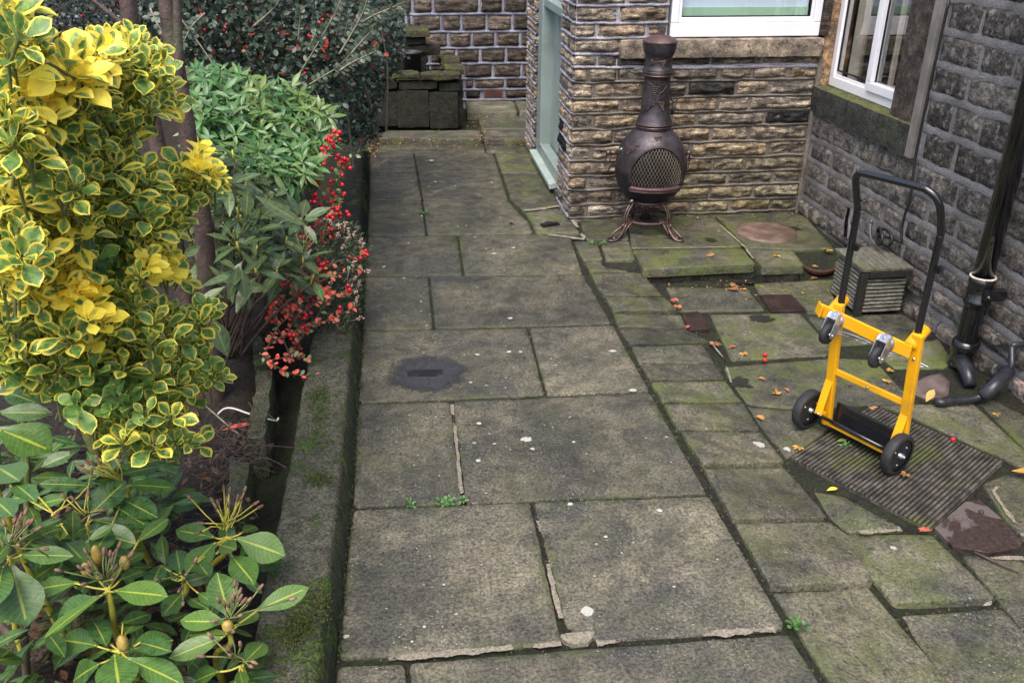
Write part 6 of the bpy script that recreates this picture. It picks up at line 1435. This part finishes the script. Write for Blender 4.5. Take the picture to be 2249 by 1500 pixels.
fallen(1468, 665, G+.03, .028, .7, 'orange leaf at the left of the red leaves by the small grate')
fallen(1512, 718, G+.03, .028, .3, 'bright red leaf lying on the lower edge of the small grate', red=True)
fallen(1506, 756, G+.03, .034, .75, 'yellow maple leaf on the setts below the small grate')
fallen(1567, 758, G, .036, .05, 'crumpled grey brown leaf between the setts and the green slab', n=2, spread=.004)
fallen(1604, 762, G, .032, .5, 'red and orange leaf standing at the corner of the big green slab', red=True, lift=.8)
fallen(1632, 776, G, .034, .95, 'yellow maple leaf by the two red berries on the green slab')
fallen(1673, 832, G, .028, .55, 'small orange leaf on the green slab left of the truck')
fallen(1706, 866, G, .034, .8, 'orange leaf left of the large truck wheel', lift=.7)
fallen(1725, 856, G, .026, .3, 'small brown leaf close above the large left truck wheel')
fallen(1668, 918, G+.01, .032, .55, 'tan leaf with a long stalk beside the setts')
fallen(1756, 982, G, .036, .85, 'yellow leaf at the left corner of the ridged board')
fallen(1921, 897, G, .034, .95, 'yellow orange leaf at the far corner of the ridged board')
fallen(1945, 838, G, .034, .6, 'orange brown leaf seen through the yellow truck frame')
fallen(1957, 812, G, .028, .75, 'small pale orange leaf behind the right post of the truck')
fallen(2034, 882, G+.03, .045, 1.0, 'golden leaf leaning against the black waste pipe', prof='e', lift=1.5)
fallen(2222, 1034, G+.02, .055, 0.9, 'long pale cream leaf at the right tip of the ridged board', prof='e', ang=-.5)
fallen(2034, 1166, G+.02, .034, .5, 'reddish leaf at the near corner of the ridged board', red=True)
fallen(1990, 1040, G+.02, .028, .2, 'brown leaf on the ridged board under the near truck wheel')
fallen(1550, 563, 0, .036, .15, 'rusty orange curled leaf on the mossy edge slab of the patio', prof='e', ang=.2)
fallen(1706, 561, 0, .034, .95, 'yellow star shaped leaf on the mossy patio slab right of centre')
fallen(1818, 550, 0, .036, .85, 'golden leaf by the house wall above the terracotta dish')
fallen(1790, 612, G, .034, .1, 'pale pinkish leaf on the yard below the terracotta dish')
fallen(1790, 586, G+.06, .03, .5, 'brown leaf lying inside the terracotta dish', n=1)
fallen(1118, 487, 0, .04, .1, 'dark brown leaf on the path slab near the porch', prof='e')
fallen(770, 1049, 0, .024, .3, 'tiny pinkish leaf on the path against the kerb')
fallen(2188, 908, G+.02, .026, .95, 'small yellow leaf on the slab at the foot of the wall')
mb = MB(); rough_block(mb, at_z(1208, 492, .012), (.13, .05, .02), (nrm(V(1, .3, 0)), nrm(V(-.3, 1, 0)), V(0, 0, 1)), .010, .015); tag(mb.build('dark_stick', M['seal']), 'charred black bit of wood lying on the path by the porch corner', 'stick')
for x, y, lb_ in ((1680, 779, 'larger red berry fallen on the green slab left of the truck'), (1680, 791, 'smaller red berry just below the larger one on the green slab'), (2093, 965, 'red berry lying alone on the ridged board')):
    mb = MB(); mb.ball(at_z(x, y, G+.012), .011, 8); tag(mb.build('fallen_berry', M['berry']), lb_, 'berry', 'red berries on the ground')
lb = LB()
for x, y, z, c in ((1838, 970, G+.012, 0), (1816, 1077, G, 1), (1805, 548, 0, 0)):
    lb = LB(); p = at_z(x, y, z+.008); lb.add(p, V(1, .2, .1), V(0, 0, 1), .05, .022, .1, .2, (.6, .9, .5))
    tag(lb.build('fallen_leaf', M['euon'] if c else M['choi'], None, prof='ellip'), ('fresh green leaf on the ridged board below the truck axle', 'bright yellow leaf on the slab edge at the left of the ridged board', 'lime green leaf on the patio near the house wall')[0 if x == 1838 else 1 if x == 1816 else 2], 'fallen leaf', 'fallen autumn leaves')
# fine litter of the back corner
lb = LB()
for k in range(900):
    r_ = random.random()
    if r_ < .62: x, y, z = random.uniform(820, 1168), random.gauss(312, 6), .02
    elif r_ < .75: x, y, z = random.uniform(1025, 1075), random.uniform(245, 310), ZT+.01
    else: x, y, z = random.uniform(815, 1165), random.uniform(285, 420), .012
    if y < 309: z = ZT+.01
    c = random.choice(((.5, .6), (.45, .3), (.4, .1), (.3, .05), (.9, .5)))
    lb.add(at_z(x, y, z), RNG.normal(0, 1, 3)*V(1, 1, .2), V(0, 0, 1)+RNG.normal(0, .4, 3), random.uniform(.008, .022), random.uniform(.005, .012), .2, .3, (c[0]*random.uniform(.6, 1.2), c[1], random.random()))
for k in range(260):
    x, y = random.uniform(700, 830), random.uniform(270, 345); lb.add(at_z(x, y, .05), RNG.normal(0, 1, 3)*V(1, 1, .2), V(0, 0, 1)+RNG.normal(0, .4, 3), random.uniform(.012, .03), .014, .2, .3, (random.uniform(.3, .7), random.random(), .5))
for k in range(150):
    x, y = random.uniform(1440, 1840), random.uniform(470, 500) if random.random() < .25 else random.uniform(610, 660); z = 0 if y < 560 else G
    lb.add(at_z(x, y, z+.008), RNG.normal(0, 1, 3)*V(1, 1, .2), V(0, 0, 1)+RNG.normal(0, .4, 3), random.uniform(.008, .02), .008, .2, .3, (random.uniform(.3, .6), random.random(), .5))
o = lb.build('leaf_litter', M['dead'], None, prof='ellip', rows=4); o['kind'] = 'stuff'
lb = LB()
for ring_, nn_ in PERIM:
    for q, n_ in zip(ring_, nn_):
        if not (.9 < q[1] < 8.2): continue
        th_ = fbm((q[0], q[1], 2.2), 2.3, 3)
        for k in range(2 if th_ > .12 else (1 if random.random() < .45 else 0)):
            p = q - n_*random.uniform(-.002, .012) + V(random.uniform(-.018, .018), random.uniform(-.018, .018), 0)*np.array([abs(n_[1]), abs(n_[0]), 0]) + V(0, 0, random.uniform(-.004, .006))
            ms = random.random() < .55+.3*(th_ > .12); lb.add(p, RNG.normal(0, 1, 3), V(0, 0, 1)+RNG.normal(0, .5, 3), random.uniform(.006, .014), random.uniform(.004, .008), 0, .1, (random.uniform(.2, .6), random.uniform(0, .6) if ms else 1.0, random.random()))
o = lb.build('joint_moss', leaf_mat('joint_moss_frond', 'hue', (.028, .046, .008), (.10, .085, .06), None, rough=.85, trans=.05), None, prof='round', rows=3); o['kind'] = 'stuff'
lb = LB()
for k in range(900):
    x, y = random.uniform(0, 560), random.uniform(900, 1480); p = at_z(x, y, .06)
    if p[0] > -.5: continue
    lb.add(p+V(0, 0, random.uniform(0, .02)), RNG.normal(0, 1, 3)*V(1, 1, .3), V(0, 0, 1)+RNG.normal(0, .5, 3), random.uniform(.012, .05), random.uniform(.006, .022), .2, .3, (random.uniform(.06, .24), random.choice((0, 0, .1, .3)), random.random()))
o = lb.build('bed_litter', M['dead'], None, prof='ellip', rows=4); o['kind'] = 'stuff'
# weeds in the joints
lbw = []
WD = [(985, 1102, .018, 9, 'small leafy weed in the cross joint of the path above the two largest slabs'), (905, 1106, .014, 6, 'tiny leafy weed in the path joint left of the larger one'), (932, 470, .022, 10, 'weed growing in the long joint between the far path slabs'), (1322, 535, .022, 9, 'clump of moss and weed in the joint by the chiminea foot'), (1744, 1372, .020, 9, 'blue green weed at the chipped corner of the near path slab'), (1010, 1098, .012, 8, 'thin line of seedlings in the cross joint of the path'), (1858, 978, .012, 6, 'tiny green seedling on the ridged board')]
for x, y, s_, n, lab in WD:
    lb = LB(); p = at_z(x, y, .006 if x < 1760 else G+.01)
    if x > 1800: p = at_z(x, y, G+.012)
    for k in range(3): whorl(lb, p+V(random.gauss(0, s_), random.gauss(0, s_*.4), .003), V(0, -.2, 1)+RNG.normal(0, .3, 3), n, s_*1.3, s_*.7, .6, 1.4, lambda: (random.uniform(.45, .7), random.uniform(0, .3), .5), .2, .2)
    tag(lb.build('weed', M['choi'], None, prof='obov', rows=5), lab, 'weed', 'weeds in the joints')
lb = LB()
for k in range(1300):                                                # moss along the kerb foot and in joints
    y = random.uniform(1.9, 7.5); x = float(np.interp(y, KY, xk))+random.uniform(-.002, .016); lb.add(V(x, y, random.uniform(-.01, .012)), RNG.normal(0, 1, 3), V(0, 0, 1), .012, .006, 0, 0, (random.uniform(.2, .5), random.uniform(0, .25), .5))
for k in range(2600):
    c = random.choice(((700, 920, 24, 50), (700, 1050, 30, 14), (690, 1330, 34, 34), (660, 1370, 26, 20), (705, 870, 20, 30), (640, 1400, 20, 20))); p = at_z(random.gauss(c[0], c[2]*.6), random.gauss(c[1], c[3]*.6), .128)
    if -.385 < p[0]+.012 < -.2: lb.add(p, RNG.normal(0, 1, 3)+V(0, 0, .5), V(0, 0, 1)+RNG.normal(0, .6, 3), .010, .005, 0, 0, (random.uniform(.3, .6), random.uniform(.2, .7), .5))
o = lb.build('moss', M['mossleaf'], None, prof='round', rows=3); o['kind'] = 'stuff'
# dry twigs and tangled roots on the bed
mb = MB()
for k in range(70):
    x, y = random.gauss(510, 40), random.gauss(985, 28); p = at_z(x, y, .07+random.uniform(0, .05)); q = p+RNG.normal(0, (.07, .07, .012)); m_ = (p+q)/2+RNG.normal(0, (.04, .04, .02))
    mb.tube(smooth_path([p, m_, q], 4), random.uniform(.0008, .002), 4, False)
for k in range(60):
    x, y = random.uniform(350, 560), random.uniform(1020, 1250); p = at_z(x, y, .07); q = p+RNG.normal(0, (.06, .06, .005)); mb.tube([p, q], random.uniform(.0008, .002), 4, False)
o = mb.build('dry_twigs', simple_mat('dry_root', (.085, .06, .05), .85, var=.4, sc=40)); o['kind'] = 'stuff'
mb = MB(); mb.tube(smooth_path([at_z(478, 910, .07), at_z(492, 898, .09), at_z(512, 897, .09), at_z(545, 908, .08), at_z(580, 918, .07), at_z(605, 924, .03), at_z(612, 918, .03)]), .004, 6)
tag(mb.build('white_cord', simple_mat('white_cord', (.6, .58, .52), .7, var=.1)), 'curving white cord lying on the soil between the shrub and the kerb', 'cord')
mb = MB(); mb.tube([at_z(450, 890, .12), at_z(490, 925, .09), at_z(528, 957, .07)], [.003, .004, .005], 6)
tag(mb.build('pale_stick', M['paletwig']), 'straight pale stick lying on the soil below the trunk', 'stick')
mb = MB(); mb.tube([at_z(2140, 1212, G+.012), at_z(2200, 1240, G+.012), at_z(2240, 1256, G+.012)], .004, 6); tag(mb.build('thin_stick', M['twig']), 'thin reddish brown stick below the wet inspection cover', 'stick')
lb = LB(); p = at_z(488, 945, .08); lb.add(p, V(1, .25, .15), V(0, 0, 1), .11, .032, .1, .2, (.5, .1, .5)); tag(lb.build('fallen_leaf', M['deadred'], None, prof='ellip'), 'long rust red leaf on the bed beside the pale stick', 'fallen leaf', 'fallen autumn leaves')
